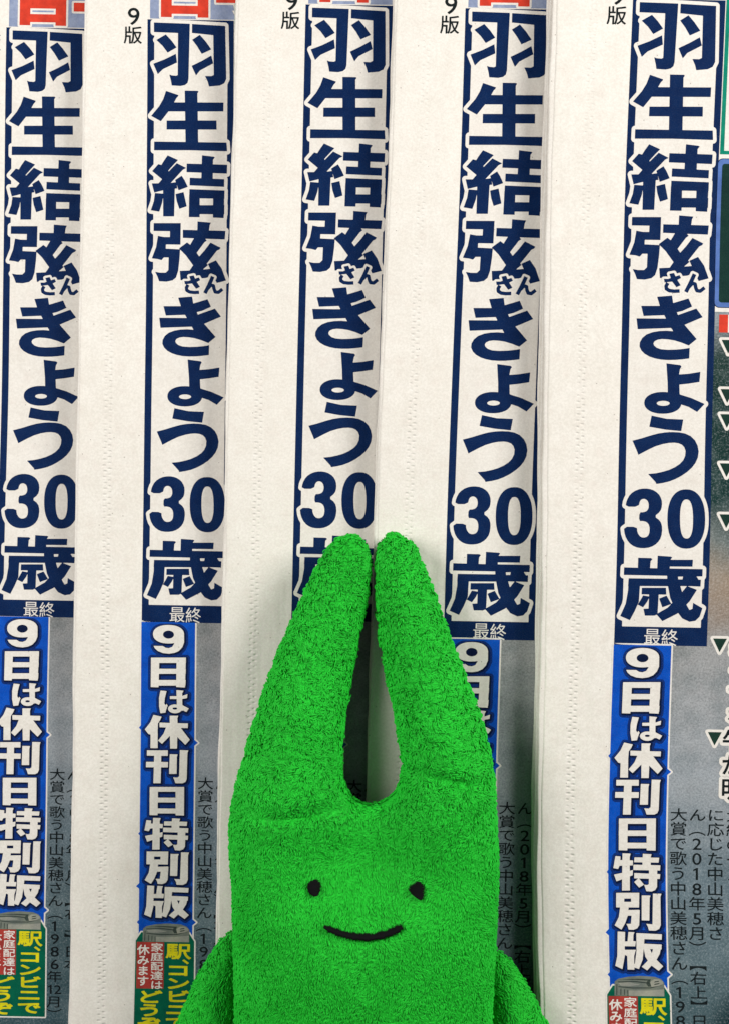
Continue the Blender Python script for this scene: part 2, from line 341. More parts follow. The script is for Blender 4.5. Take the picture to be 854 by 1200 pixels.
    '明': '2t3a2t2g212g213a 2t3k213k214d2t4d 1q4n1q1r211r21253325334n 4y4f4y3p3s3p3s4f 3h4q3g2q3d27341p2p192x11391c3h1o3m213q2e4y2e4x1e491d4d124t1353145616591c594q 4y3f4y2o3r2o3s2y3s3f',
    'キ': '1u2j1x263e2g3m17401a3q2i552p52323o2t3i3n4s3u4p473g3y3b4p2y4m343w1v3q1x3d363l3c2r',
    'ラ': '2d4i2d454r454r4i 523e4t3k4l3i1z3j1z373i374m374f2q4a2i442a3t213g1t321n2n1j2w183o1j411s4e234r2n',
    'て': '1r461s3t3r413g3t373i31332z2n34213i1m411d4m194q1m481o3r1v3f273b2p3d333k3h3v3t49415243524f',
    'を': '52384x3j3u313r373n3b3h3e353f2p39323x4g414g4c37473b4p2z4q2v471w481w3x2r3w2f3c1s2m222f2g2v2s3236353f333i303k2w372p2v2g2n262k1u2n1j2v1c38183x174s1a4s1m3x1j3d1j341l2y1p2w1w2y2333293k2l3j1y3v1y3v2q',
}


def glyph(ch):
    """contours in em units, baseline at 0"""
    if ch == '@':                       # the two figures of 12 side by side in one cell
        return [[(x + 0.04, y) for x, y in P] for P in glyph('1')] + [[(x + 0.46, y) for x, y in P] for P in glyph('2')]
    if ch == '1':
        return [[(0.20, 0.0), (0.30, 0.0), (0.30, 0.70), (0.23, 0.70), (0.08, 0.60), (0.08, 0.51), (0.20, 0.585)]]
    out = []
    for s in GLYPHS[ch].split():
        v = [int(s[i:i + 2], 36) for i in range(0, len(s), 2)]
        out.append([((v[i] - 50) / 150, (v[i + 1] - 50) / 150) for i in range(0, len(v), 2)])
    return out


def place(ch, x0, y0, wd, ht):
    """contours of a character squeezed into a page cell (x right, y down)"""
    L = glyph(ch)
    if ch in '（）【】':                     # turned a quarter clockwise in a vertical line
        L = [[(y + 0.12, 0.88 - x) for x, y in P] for P in L]
    elif ch in '0123456789':
        L = [[(x * 1.15 + 0.21, y * 1.12 - 0.03) for x, y in P] for P in L]
    elif ch == '、':
        L = [[(x * 1.2 + 0.62, y * 1.2 + 0.62) for x, y in P] for P in L]
    return [[(x0 + x * wd, y0 + (0.88 - y) * ht) for x, y in P] for P in L]


# ------------------------------------------------------------------ headline lettering traced as strokes (pixels of a close view)
def ell(cx, cy, rx, ry, n=28, p=2.0):
    r = []
    for i in range(n):
        a = 2 * math.pi * i / n
        c, s = math.cos(a), math.sin(a)
        r.append((cx + rx * math.copysign(abs(c) ** (2 / p), c), cy + ry * math.copysign(abs(s) ** (2 / p), s)))
    return r


def stroke(pts, wd):
    """a round-jointed pen line as a set of polygons"""
    out = []
    for (x0, y0), (x1, y1) in zip(pts, pts[1:]):
        L = math.hypot(x1 - x0, y1 - y0)
        nx, ny = -(y1 - y0) / L * wd / 2, (x1 - x0) / L * wd / 2
        out.append([(x0 + nx, y0 + ny), (x1 + nx, y1 + ny), (x1 - nx, y1 - ny), (x0 - nx, y0 - ny)])
    for x, y in pts[1:-1]:
        out.append(ell(x, y, wd / 2, wd / 2, 12))
    return out


def smooth(pts, n=2):
    """round a closed outline (corner cutting)"""
    for _ in range(n):
        q = []
        for i in range(len(pts)):
            (a, b), (c, d) = pts[i], pts[(i + 1) % len(pts)]
            q += [(a * .75 + c * .25, b * .75 + d * .25), (a * .25 + c * .75, b * .25 + d * .75)]
        pts = q
    return pts


Z = 854 / 120
Z9 = 854 / 90
# every entry: ((x, y) of the view's corner, pixels per photo pixel, strokes, holes)
HEAD = [
 ((734, 0), Z, [
  [(107,18),(427,30),(395,520),(385,555),(360,575),(320,583),(243,578),(238,540),(225,480),(245,488),(285,492),(300,485),(318,112),(104,103)],
  [(208,124),(258,180),(300,240),(218,286),(175,225),(122,173)],
  [(291,296),(298,374),(170,432),(122,477),(86,384),(190,345)],
  [(447,32),(742,50),(732,520),(712,560),(670,580),(575,588),(565,545),(543,494),(600,496),(622,485),(632,132),(443,112)],
  [(512,128),(560,185),(610,258),(522,298),(485,232),(442,172)],
  [(606,312),(622,382),(500,445),(463,490),(427,404),(520,360)]], []),
 ((730, 80), Z, [
  [(385,55),(500,57),(509,64),(497,80),(485,540),(372,540)],
  [(218,57),(328,95),(322,108),(310,118),(285,160),(232,240),(160,328),(75,280),(150,195),(190,130)],
  [(265,160),(727,162),(722,242),(222,240)],
  [(212,322),(657,322),(655,404),(208,402)],
  [(92,510),(738,520),(740,598),(400,588),(88,588)]], []),
 ((726, 162), Z, [
  [(236,50),(328,92),(300,120),(240,185),(250,230),(185,265),(95,190),(150,128),(178,136),(200,100)],
  [(316,120),(400,163),(370,178),(256,300),(215,345),(150,300),(180,265),(246,190)],
  [(90,300),(155,300),(260,296),(306,290),(318,345),(290,348),(190,362),(110,382)],
  [(358,232),(385,275),(411,332),(328,362),(312,310),(298,270)],
  [(190,330),(296,325),(284,594),(186,594)],
  [(116,386),(192,392),(180,470),(152,552),(76,540),(105,460)],
  [(372,378),(385,440),(398,505),(332,527),(310,460),(300,396)],
  [(543,50),(645,62),(658,68),(640,90),(634,290),(532,280)],
  [(405,124),(766,135),(762,214),(402,200)],
  [(430,250),(738,264),(735,332),(427,318)],
  [(425,352),(738,364),(736,438),(422,432)],
  [(422,400),(516,405),(512,602),(415,600)],
  [(636,400),(736,400),(726,610),(630,605)],
  [(420,494),(735,496),(732,576),(418,574)]], []),
 ((726, 246), Z, [
  [(100,56),(342,56),(340,130),(98,126)],
  [(248,60),(342,60),(336,248),(240,246)],
  [(136,170),(190,180),(338,182),(336,248),(206,246),(204,284),(332,290),(326,350),(250,355),(240,362),(185,362),(165,386),(130,376),(78,370),(118,270)],
  [(232,288),(332,290),(326,370),(312,480),(292,540),(262,566),(205,578),(140,574),(125,530),(105,490),(150,498),(200,498),(224,475)],
  [(492,42),(612,52),(600,75),(590,140),(488,140)],
  [(360,116),(740,126),(732,202),(358,188)],
  [(465,180),(545,180),(572,212),(550,228),(476,326),(415,270),(425,245)],
  [(395,228),(430,255),(480,322),(502,354),(580,430),(520,480),(445,430),(380,340),(322,282)],
  [(604,230),(694,275),(685,290),(660,302),(575,410),(520,472),(440,520),(405,490),(440,440),(500,355),(550,300)],
  [(326,482),(420,478),(520,470),(605,464),(630,520),(560,545),(420,556),(332,566)],
  [(650,388),(700,460),(738,568),(655,590),(640,560),(600,470),(578,420)]], []),
 ((726, 340), Z, [
  [(176,128),(330,128),(440,105),(570,66),(600,134),(520,170),(380,205),(196,212)],
  [(137,232),(380,234),(480,205),(635,150),(688,222),(540,285),(420,312),(147,322)],
  [(308,52),(433,42),(442,105),(480,200),(540,290),(638,404),(572,458),(445,345),(375,220),(330,125)],
  [(445,340),(390,335),(330,337),(270,347),(220,366),(185,395),(165,430),(162,465),(178,500),(205,527),(245,550),(290,565),(340,575),(400,579),(460,578),(520,573),(576,566),(580,478),(530,486),(470,492),(400,494),(340,489),(305,477),(283,457),(278,440),(288,422),(315,409),(350,404),(400,407),(450,415),(510,433),(572,458),(540,400)]], []),
 ((722, 420), Z, [
  [(415,37),(530,52),(541,62),(528,85),(520,130),(525,290),(538,375),(428,375),(425,200)],
  [(515,130),(600,124),(698,108),(690,192),(600,206),(515,215)],
  ell(385, 366, 155, 91, 40, 2.15),
  [(520,294),(620,325),(733,375),(670,442),(600,400),(525,375)]], [ell(388, 370, 54, 21, 24)]),
 ((720, 480), Z, [
  [(306,45),(430,72),(569,78),(552,175),(420,162),(286,138)],
  [(146,254),(220,235),(300,210),(360,194),(420,185),(480,182),(535,185),(585,195),(630,216),(665,250),(688,295),(697,345),(690,395),(670,440),(640,480),(600,516),(550,550),(500,576),(450,595),(400,607),(345,616),(338,600),(276,532),(340,526),(400,513),(450,498),(500,475),(540,448),(568,418),(585,380),(588,340),(578,310),(558,288),(530,276),(495,271),(450,273),(400,282),(340,300),(280,328),(195,373),(185,345)]], []),
 ((718, 565), Z, [
  smooth([(102,200),(110,150),(140,95),(195,58),(262,46),(325,56),(375,88),(402,135),(406,190),(392,240),(340,280),(392,318),(408,375),(398,455),(365,505),(310,538),(245,547),(180,537),(128,500),(95,440),(86,365),(197,368),(198,410),(220,448),(250,459),(287,447),(302,410),(300,358),(280,328),(245,318),(214,320),(217,246),(255,246),(287,230),(297,190),(287,148),(255,131),(223,145),(210,200)], 1),
  ell(606, 302, 157, 247, 44, 2.3)], [ell(608, 302, 54, 163, 36, 2.5)]),
 ((714, 645), Z, [
  [(235,55),(340,58),(354,66),(338,85),(332,150),(232,150)],
  [(397,38),(505,45),(518,52),(500,75),(495,170),(392,165)],
  [(500,72),(690,72),(685,130),(495,128)],
  [(118,135),(470,145),(495,145),(770,150),(768,210),(560,212),(470,205),(115,198)],
  [(155,226),(490,230),(490,292),(150,290)],
  [(155,226),(250,228),(248,300),(240,420),(205,500),(165,575),(85,540),(130,440),(150,330)],
  [(265,305),(465,305),(468,362),(262,360)],
  [(275,368),(330,378),(310,420),(275,468),(230,445),(255,405)],
  [(325,350),(405,350),(398,480),(395,525),(370,537),(290,537),(278,480),(320,478)],
  [(408,395),(470,370),(510,440),(435,468)],
  [(475,150),(562,150),(566,230),(590,310),(620,420),(660,490),(685,480),(690,430),(768,475),(745,545),(710,580),(660,588),(600,560),(540,480),(500,390),(475,250)],
  [(555,235),(755,238),(752,295),(680,292),(555,290)],
  [(612,190),(715,205),(740,245),(600,245)],
  [(640,290),(722,322),(660,420),(560,520),(435,583),(385,525),(480,470),(575,370)]], []),
]
SAN = ((726, 246), Z, [
  [(365,572),(400,572),(495,540),(508,565),(455,592),(370,602)],
  [(410,530),(450,522),(470,570),(505,625),(470,642),(430,590)]]
  + stroke([(398,606),(383,632),(386,655),(410,670),(450,675),(496,673)], 30)
  + stroke([(620,532),(585,610),(548,682)], 33)
  + stroke([(574,640),(602,608),(625,615),(630,645),(640,670),(668,674),(704,645)], 30), [])
NOTICE = [
 ((710, 752), Z9, [ell(400, 168, 185, 108, 40, 2.2),
  [(470,215),(585,170),(583,265),(560,320),(520,362),(465,386),(400,395),(330,388),(270,365),(235,335),(218,303),(330,305),(360,325),(400,330),(440,315),(465,280)]],
  [ell(400, 172, 66, 47, 28)]),
 ((710, 752), Z9, [
  [(185,440),(285,440),(265,788),(172,785)], [(490,440),(600,440),(580,790),(475,785)], [(185,440),(600,440),(598,503),(182,503)],
  [(180,570),(595,572),(592,630),(178,630)], [(175,702),(590,702),(585,768),(173,768)]], []),
 ((706, 832), Z9, [
  [(325,65),(398,72),(375,150),(365,215),(378,240),(390,222),(405,240),(385,290),(375,325),(315,332),(302,250),(305,150)],
  [(515,60),(600,68),(582,100),(580,220),(585,300),(500,310),(515,220)],
  [(435,132),(580,130),(645,108),(638,155),(580,165),(435,165)],
  ell(490, 280, 82, 52), [(570,232),(655,275),(625,318),(550,280)]], [ell(490, 276, 28, 13, 16)]),
 ((706, 832), Z9, [
  [(232,350),(328,372),(310,410),(282,450),(275,530),(270,740),(183,740),(190,580),(165,575),(122,520),(190,440)],
  [(425,360),(528,360),(515,390),(515,480),(500,745),(418,745),(422,480)],
  [(300,440),(430,445),(640,450),(635,505),(300,495)],
  [(380,490),(435,490),(430,585),(322,690),(278,650),(345,570)],
  [(505,490),(550,500),(655,640),(600,700),(490,590)]], []),
 ((706, 910), Z9, [
  [(140,25),(390,25),(388,90),(138,88)], [(128,160),(390,162),(388,226),(126,224)], [(228,40),(312,40),(302,412),(215,412)],
  [(412,70),(505,72),(495,105),(492,302),(402,302)],
  [(533,22),(635,25),(622,60),(612,360),(598,395),(565,412),(478,412),(465,370),(450,342),(500,345),(522,330)]], []),
 ((706, 910), Z9, [
  [(172,455),(270,455),(266,812),(170,810)], [(480,455),(582,455),(580,815),(480,812)], [(172,455),(582,455),(582,515),(170,515)],
  [(170,590),(580,590),(580,650),(170,650)], [(170,725),(580,728),(580,790),(170,788)]], []),
 ((706, 990), Z9, [
  [(133,115),(190,120),(188,160),(215,160),(213,222),(180,225),(165,260),(112,250)],
  [(212,85),(303,88),(292,125),(298,500),(210,500)],
  [(185,160),(330,165),(328,220),(180,222)],
  [(120,322),(250,295),(330,270),(328,330),(250,360),(148,398)],
  [(438,90),(535,95),(525,130),(528,240),(435,240)],
  [(345,130),(620,135),(615,190),(342,185)], [(335,212),(635,220),(632,278),(335,272)], [(345,305),(635,318),(630,372),(345,365)],
  [(510,250),(600,255),(600,460),(580,495),(540,512),(480,508),(465,460),(455,435),(490,440),(508,430)],
  [(395,362),(455,435),(400,468),(345,405)]], []),
 ((706, 1060), Z9, [
  [(145,-139),(235,-139),(235,25),(145,22)], [(145,-139),(402,-139),(402,-75),(145,-75)], [(312,-139),(402,-139),(400,25),(312,20)],
  [(145,-38),(402,-38),(400,25),(147,22)], [(195,55),(405,50),(400,115),(190,115)],
  [(192,10),(285,10),(275,115),(245,200),(205,270),(128,222),(175,130)],
  [(322,60),(408,55),(402,220),(380,255),(340,272),(285,270),(275,235),(258,205),(310,205)],
  [(430,-110),(528,-108),(518,-80),(515,170),(430,168)],
  [(555,-130),(650,-128),(638,-95),(642,220),(625,262),(585,282),(510,280),(500,240),(480,205),(550,212)]], []),
 ((706, 1060), Z9, [
  [(162,290),(245,295),(240,470),(245,540),(215,705),(135,668),(158,560)],
  [(282,295),(350,298),(338,325),(335,395),(365,400),(358,455),(230,452),(230,400),(272,400)],
  [(235,492),(365,492),(345,560),(348,712),(272,710),(268,560),(235,545)],
  [(370,308),(465,312),(450,500),(440,600),(398,705),(330,680),(355,640),(372,500)],
  [(380,308),(655,322),(652,382),(380,372)], [(450,425),(652,435),(650,490),(440,480)],
  [(560,470),(650,440),(630,540),(590,610),(490,720),(430,680),(530,580)],
  [(450,470),(520,480),(560,570),(668,675),(618,725),(530,660),(470,570)]], []),
]
# left edge of the printed column on the rightmost paper, photo pixels: undoes that paper's bend when reading the strokes
REF = np.array([(-2,741.2),(90,737),(170,733),(246,731.2),(346,729),(420,727.3),(510,725),(565,724),(655,722),(750,719),(842,716),(922,712.8),(1000,712),(1080,712.9),(1150,714.2),(1250,716)])


# the foot of that paper also bulges towards the camera: page position -> extra, in page units
BULGE = np.array([(-200, 0), (724, 0), (860, -3.0), (920, -3.7), (957, -1.4), (997, 2.6), (1038, 5.0), (1077, 8.6), (1106, 9.0), (1262, 14.0)])


def to_page(org, z, P):
    out = []
    for a, b in P:
        X, Y = org[0] + a / z, org[1] + b / z
        px = (X - np.interp(Y, REF[:, 0], REF[:, 1])) * 0.955
        py = (Y + 1.5) * 0.955 - 0.018 * px
        out.append((px, float(np.interp(py, BULGE[:, 0] + BULGE[:, 1], BULGE[:, 0]))))
    return out


# ------------------------------------------------------------------ outlines from distance fields
def sd_poly(P, X, Y):
    """signed distance to a closed outline, negative inside"""
    P = np.asarray(P, float)
    d = np.full(X.shape, 1e9)
    ins = np.zeros(X.shape, bool)
    for (x0, y0), (x1, y1) in zip(P, np.roll(P, -1, 0)):
        ex, ey = x1 - x0, y1 - y0
        L = ex * ex + ey * ey
        if L < 1e-12:
            continue
        t = np.clip(((X - x0) * ex + (Y - y0) * ey) / L, 0, 1)
        d = np.minimum(d, (X - x0 - t * ex) ** 2 + (Y - y0 - t * ey) ** 2)
        if y0 != y1:
            c = (y0 > Y) != (y1 > Y)
            ins ^= c & (X < (x1 - x0) * (Y - y0) / (y1 - y0) + x0)
    d = np.sqrt(d)
    return np.where(ins, -d, d)


def field(strokes, holes, pad, res):
    A = np.array([p for P in strokes for p in P])
    x0, y0 = A.min(0) - pad
    x1, y1 = A.max(0) + pad
    gx = np.arange(x0, x1 + res, res)
    gy = np.arange(y0, y1 + res, res)
    X, Y = np.meshgrid(gx, gy)
    F = np.full(X.shape, 1e9)
    for P in strokes:
        F = np.minimum(F, sd_poly(P, X, Y))
    for P in holes:
        F = np.maximum(F, -sd_poly(P, X, Y))
    return gx, gy, F


def field_eo(contours, pad, res):
    """field of an even-odd outline set (font glyphs)"""
    A = np.array([p for P in contours for p in P])
    x0, y0 = A.min(0) - pad
    x1, y1 = A.max(0) + pad
    gx = np.arange(x0, x1 + res, res)
    gy = np.arange(y0, y1 + res, res)
    X, Y = np.meshgrid(gx, gy)
    D = np.full(X.shape, 1e9)
    wn = np.zeros(X.shape, int)
    for P in contours:
        s = sd_poly(P, X, Y)
        D = np.minimum(D, np.abs(s))
        a = sum(p[0] * q[1] - q[0] * p[1] for p, q in zip(P, P[1:] + P[:1]))
        wn += np.where(s < 0, 1 if a > 0 else -1, 0)
    return gx, gy, np.where(wn != 0, -D, D)


def dp(p, t):
    if len(p) < 3:
        return p
    a, b = p[0], p[-1]
    dx, dy = b[0] - a[0], b[1] - a[1]
    L = math.hypot(dx, dy)
    m, k = 0, 0
    for i in range(1, len(p) - 1):
        d = abs((p[i][0] - a[0]) * dy - (p[i][1] - a[1]) * dx) / L if L > 1e-9 else math.hypot(p[i][0] - a[0], p[i][1] - a[1])
        if d > m:
            m, k = d, i
    if m < t:
        return [a, b]
    return dp(p[:k + 1], t)[:-1] + dp(p[k:], t)


def contour(fld, level, tol=0.07):
    """closed loops of the line where the field equals level (marching squares)"""
    gx, gy, F = fld
    F = F - level
    F = np.where(np.abs(F) < 1e-7, 1e-7, F)
    F[0, :] = F[-1, :] = 1.0
    F[:, 0] = F[:, -1] = 1.0
    neg = F < 0
    mixd = np.argwhere((neg[:-1, :-1].astype(int) + neg[1:, :-1] + neg[:-1, 1:] + neg[1:, 1:]) % 4 != 0)
    nxt = {}
    pos = {}

    def cut(i, j, k):
        # k: 0 top edge, 1 right, 2 bottom, 3 left of cell (row i, col j)
        if k == 0: a, b, key = (i, j), (i, j + 1), (i, j, 0)
        elif k == 2: a, b, key = (i + 1, j), (i + 1, j + 1), (i + 1, j, 0)
        elif k == 3: a, b, key = (i, j), (i + 1, j), (i, j, 1)
        else: a, b, key = (i, j + 1), (i + 1, j + 1), (i, j + 1, 1)
        if key not in pos:
            t = F[a] / (F[a] - F[b])
            pos[key] = (gx[a[1]] + t * (gx[b[1]] - gx[a[1]]), gy[a[0]] + t * (gy[b[0]] - gy[a[0]]))
        return key
    T = {1: [(3, 0)], 2: [(0, 1)], 3: [(3, 1)], 4: [(1, 2)], 5: [(3, 0), (1, 2)], 6: [(0, 2)], 7: [(3, 2)],
         8: [(2, 3)], 9: [(2, 0)], 10: [(0, 1), (2, 3)], 11: [(2, 1)], 12: [(1, 3)], 13: [(1, 0)], 14: [(0, 3)]}
    for i, j in mixd:
        c = neg[i, j] * 1 + neg[i, j + 1] * 2 + neg[i + 1, j + 1] * 4 + neg[i + 1, j] * 8
        for a, b in T[int(c)]:
            nxt[cut(i, j, a)] = cut(i, j, b)
    loops = []
    while nxt:
        s = next(iter(nxt))
        L = []
        k = s
        while k in nxt:
            L.append(pos[k])
            k = nxt.pop(k)
        if len(L) > 6:
            L.append(L[0])
            h = len(L) // 2
            L = dp(L[:h + 1], tol)[:-1] + dp(L[h:], tol)[:-1]
            if len(L) >= 3:
                loops.append(L)
    return loops


def group_loops(loops):
    """outer loops with the holes that lie in them"""
    A = [(sum(p[0] * q[1] - q[0] * p[1] for p, q in zip(P, P[1:] + P[:1])) / 2, P) for P in loops]
    A.sort(key=lambda t: -abs(t[0]))

    def inside(pt, P):
        r = False
        x, y = pt
        for (x0, y0), (x1, y1) in zip(P, P[1:] + P[:1]):
            if (y0 > y) != (y1 > y) and x < (x1 - x0) * (y - y0) / (y1 - y0) + x0:
                r = not r
        return r
    res = []
    for a, P in A:
        depth = [g for g in res if inside(P[0], g[0])]
        inholes = [g for g in depth if any(inside(P[0], H) for H in g[1:])]
        if depth and len(depth) > len(inholes):
            [g for g in depth if g not in inholes][-1].append(P)
        else:
            res.append([P])
    return res


# ------------------------------------------------------------------ the printed page, laid out once in page units
STRIP = 12.0
PARTS = {}          # part name -> list of (material, layer, triangles)


def clip(tri, axis_lo, axis_hi):
    for sgn, lim in ((1, axis_lo), (-1, axis_hi)):
        out = []
        for i in range(len(tri)):
            a, b = tri[i], tri[(i + 1) % len(tri)]
            da, db = sgn * (a[1] - lim), sgn * (b[1] - lim)
            if da >= 0:
                out.append(a)
            if (da > 0 > db) or (da < 0 < db):
                t = da / (da - db)
                out.append((a[0] + t * (b[0] - a[0]), a[1] + t * (b[1] - a[1])))
        tri = out
        if len(tri) < 3:
            return []
    return tri


def add(part, mat, layer, loops):
    faces = PARTS.setdefault(part, [])
    for g in group_loops(loops):
        flat = [p for P in g for p in P]
        tris = tessellate_polygon([[Vector((x, y, 0)) for x, y in P] for P in g])
        for t in tris:
            tri = [flat[i] for i in t]
            ys = [p[1] for p in tri]
            k0, k1 = math.floor(min(ys) / STRIP), math.floor(max(ys) / STRIP)
            for k in range(k0, k1 + 1):
                q = clip(tri, k * STRIP, (k + 1) * STRIP) if k1 > k0 else tri
                if len(q) >= 3:
                    ar = sum(a[0] * b[1] - b[0] * a[1] for a, b in zip(q, q[1:] + q[:1])) / 2
                    if abs(ar) > 1e-5:
                        faces.append((mat, layer, q if ar < 0 else q[::-1]))


def rect(x0, y0, x1, y1, r=0.0):
    if r <= 0:
        return [(x0, y0), (x1, y0), (x1, y1), (x0, y1)]
    out = []
    for cx, cy, a0 in ((x1 - r, y0 + r, -90), (x1 - r, y1 - r, 0), (x0 + r, y1 - r, 90), (x0 + r, y0 + r, 180)):
        out += [(cx + r * math.cos(math.radians(a0 + k * 15)), cy + r * math.sin(math.radians(a0 + k * 15))) for k in range(7)]
    return out


def text(part, mat, layer, chars, x, y, wd, ht, pitch, bold=0.0, halo=None):
    for ch in chars:
        if ch != ' ':
            L = place(ch, x, y, wd, ht)
            if bold or halo:
                fl = field_eo(L, 5, 0.35)
                if halo:
                    add(part, halo[0], layer - 1, contour(fl, halo[1]))
                add(part, mat, layer, contour(fl, bold))
            else:
                add(part, mat, layer, L)
        y += pitch


def layout():
    # edition mark in the margin
    text('front_page', 'black', 2, '9', -30.5, -16.8, 28, 26, 1, 0.2)
    text('front_page', 'black', 2, '版', -29, 8, 23, 22, 1, 0.25)
    # masthead strip above the headline
    add('masthead', 'lilac', 1, [rect(3, -99, 104, -1)])
    red = [rect(16, -62, 29, -3), rect(60, -62, 73, -3), rect(16, -62, 73, -52), rect(16, -36, 73, -24), rect(16, -17, 73, -7)]
    fl = field(red, [], 4, 0.4)
    add('masthead', 'bare', 2, contour(fl, 2.4))
    add('masthead', 'title_red', 3, contour(fl, 0))
    fl = field([rect(82, -32, 120, -21)], [], 4, 0.4)
    add('masthead', 'bare', 2, contour(fl, 2.4))
    add('masthead', 'title_red', 3, contour(fl, 0))
    # printed pictures
    add('printed_picture', 'photo', 1, [rect(101, 348, 480, 721), rect(60, 721, 480, 1262), rect(-5, 1206, 60, 1262)])
    add('printed_picture', 'bare', 1, [rect(101, -100, 480, 348)])
    fl = field([rect(104.5, -60, 470, 172)], [rect(109.0, -55, 470.5, 168)], 3, 0.5)
    add('printed_picture', 'teal', 3, contour(fl, 0))
    add('printed_picture', 'blue_deep', 2, [rect(102.2, 176.5, 470, 343.5, 6)])
    add('printed_picture', 'frame_blue', 3, [rect(103, 177.3, 469, 342.7, 5.5)])
    add('printed_picture', 'dark_green', 4, [rect(107.6, 182.5, 465, 337.5, 3)])
    add('printed_picture', 'title_red', 3, [rect(108.5, 351, 118.5, 371)])
    add('printed_picture', 'bare', 3, [rect(118.5, 351, 146, 371)])
    for tx, ty in ((111.4, 379), (111.6, 434), (111.8, 462), (112.4, 517), (113, 574), (109.8, 712.8), (107.7, 819.5)):
        fl = field([[(tx, ty), (tx + 16.2, ty), (tx + 8.1, ty + 16)]], [], 6, 0.4)
        add('printed_picture', 'bare', 3, contour(fl, 2.7))
        add('printed_picture', 'mark_green', 4, contour(fl, -0.2))
    text('printed_picture', 'black', 5, 'キラてを', 128, 713, 26, 25, 25.6, 0.5, ('bare', 4.2))
    text('printed_picture', 'black', 5, '午が明', 124, 816, 26, 26, 27.5, 0.5, ('bare', 4.2))
    # caption columns
    cw, chh = 20.0, 15.5
    text('printed_picture', 'black', 3, '大賞で歌う中山美穂さん（1986年12月）'.replace('12月', '@月'), 68, 906.5, cw, chh, 15.5, 0.12)
    text('printed_picture', 'black', 3, 'ん（2018年5月）【右上】日本', 89, 906.5, cw, chh, 15.5, 0.12)
    text('printed_picture', 'black', 3, 'に応じた中山美穂さ', 109.5, 906.5, cw, chh, 15.5, 0.12)
    text('printed_picture', 'black', 3, '大紙のイン', 131, 906.5, cw, chh, 15.5, 0.12)
    # headline banner
    add('headline_banner', 'navy', 2, [rect(0, 0, 103.5, 722)])
    panel = rect(8.2, 4.2, 96, 701.3)
    glyphs = [([to_page(o, z, P) for P in st], [to_page(o, z, P) for P in ho]) for o, z, st, ho in HEAD]
    # white: the panel together with the letters grown outwards
    gx = np.arange(-3, 110, 0.5)
    gy = np.arange(-3, 721, 0.5)
    X, Y = np.meshgrid(gx, gy)
    F = sd_poly(panel, X, Y)
    for st, _ in glyphs:
        ys = [p[1] for P in st for p in P]
        i0, i1 = np.searchsorted(gy, min(ys) - 8), np.searchsorted(gy, max(ys) + 8)
        for P in st:
            F[i0:i1] = np.minimum(F[i0:i1], sd_poly(P, X[i0:i1], Y[i0:i1]) - 4.0)
    F = np.maximum(F, np.maximum(0.8 - X, X - 102.8))
    add('headline_banner', 'bare', 3, contour((gx, gy, F), 0, 0.06))
    for st, ho in glyphs:
        add('headline_banner', 'navy', 4, contour(field(st, ho, 2, 0.4), 0.0, 0.06))
    st = [to_page(SAN[0], SAN[1], P) for P in SAN[2]]
    fl = field(st, [], 5, 0.35)
    add('headline_banner', 'bare', 5, contour(fl, 2.6))
    add('headline_banner', 'navy', 6, contour(fl, 0))
    text('headline_banner', 'bare', 3, '最', 32.5, 702.2, 19.5, 20, 1)
    text('headline_banner', 'bare', 3, '終', 52, 703, 19.5, 20, 1)
    # blue notice column with white letters
    nubs = [[(64, 862), (68.8, 866), (64, 870)], [(64, 1077), (68.8, 1081), (64, 1085)]]
    lnubs = [[(0.5, 845), (-3, 849), (0.5, 853)], [(0.5, 972), (-2.5, 976), (0.5, 979)], [(0.5, 1034), (-4.5, 1039), (0.5, 1043)], [(0.5, 1078), (-3, 1082), (0.5, 1086)]]
    fl = field([rect(-0.6, 721.6, 64.4, 1120)] + nubs + lnubs, [], 4, 0.5)
    add('notice_column', 'bare', 2, contour(fl, 1.5))
    add('notice_column', 'blue', 3, contour(fl, -0.3))
    ng = [([to_page(o, z, P) for P in st], [to_page(o, z, P) for P in ho]) for o, z, st, ho in NOTICE]
    gx = np.arange(0.4, 63.6, 0.5)
    gy = np.arange(723, 1118, 0.5)
    X, Y = np.meshgrid(gx, gy)
    F = np.full(X.shape, 1e9)
    for st, _ in ng:
        ys = [p[1] for P in st for p in P]
        i0, i1 = np.searchsorted(gy, min(ys) - 9), np.searchsorted(gy, max(ys) + 9)
        for P in st:
            F[i0:i1] = np.minimum(F[i0:i1], sd_poly([(x + 0.8, y + 0.8) for x, y in P], X[i0:i1], Y[i0:i1]))
    add('notice_column', 'blue_dark', 4, contour((gx, gy, F.copy()), 4.2, 0.2))
    add('notice_column', 'blue_deep', 5, contour((gx, gy, F.copy()), 1.6, 0.15))
    for st, ho in ng:
        add('notice_column', 'bare', 6, contour(field(st, ho, 2, 0.35), 0.0, 0.06))
    # green box with a drawing of a folded paper on top
    box = [(-3.6, 1104), (3, 1094), (60, 1094), (66.5, 1104), (67, 1212), (-4.5, 1212)]
    fl = field([box], [], 5, 0.5)
    add('delivery_notice', 'bare', 4, contour(fl, 1.7))
    add('delivery_notice', 'green', 5, contour(fl, 0))
    sq = lambda P: [(x, 1105 - (1104 - y) * 0.79) for x, y in P]
    pile = [(4.5, 1104), (5, 1084.5), (9, 1080.5), (20, 1077.5), (34, 1076), (50, 1077), (57, 1080), (60.5, 1085), (60.5, 1104)]
    add('paper_drawing', 'sketch_grey', 6, [sq(pile)])
    add('paper_drawing', 'sketch_light', 7, [sq(P) for P in [[(20, 1104), (20, 1096.5), (44, 1096), (60, 1094), (60, 1104)], [(45, 1084.5), (49, 1080.5), (55, 1080.2), (59, 1083), (59.5, 1086.5), (54, 1089.8), (46, 1091)],
                                               [(9, 1086.5), (22, 1085), (34, 1088.4), (22, 1090.6), (12, 1090)]]])
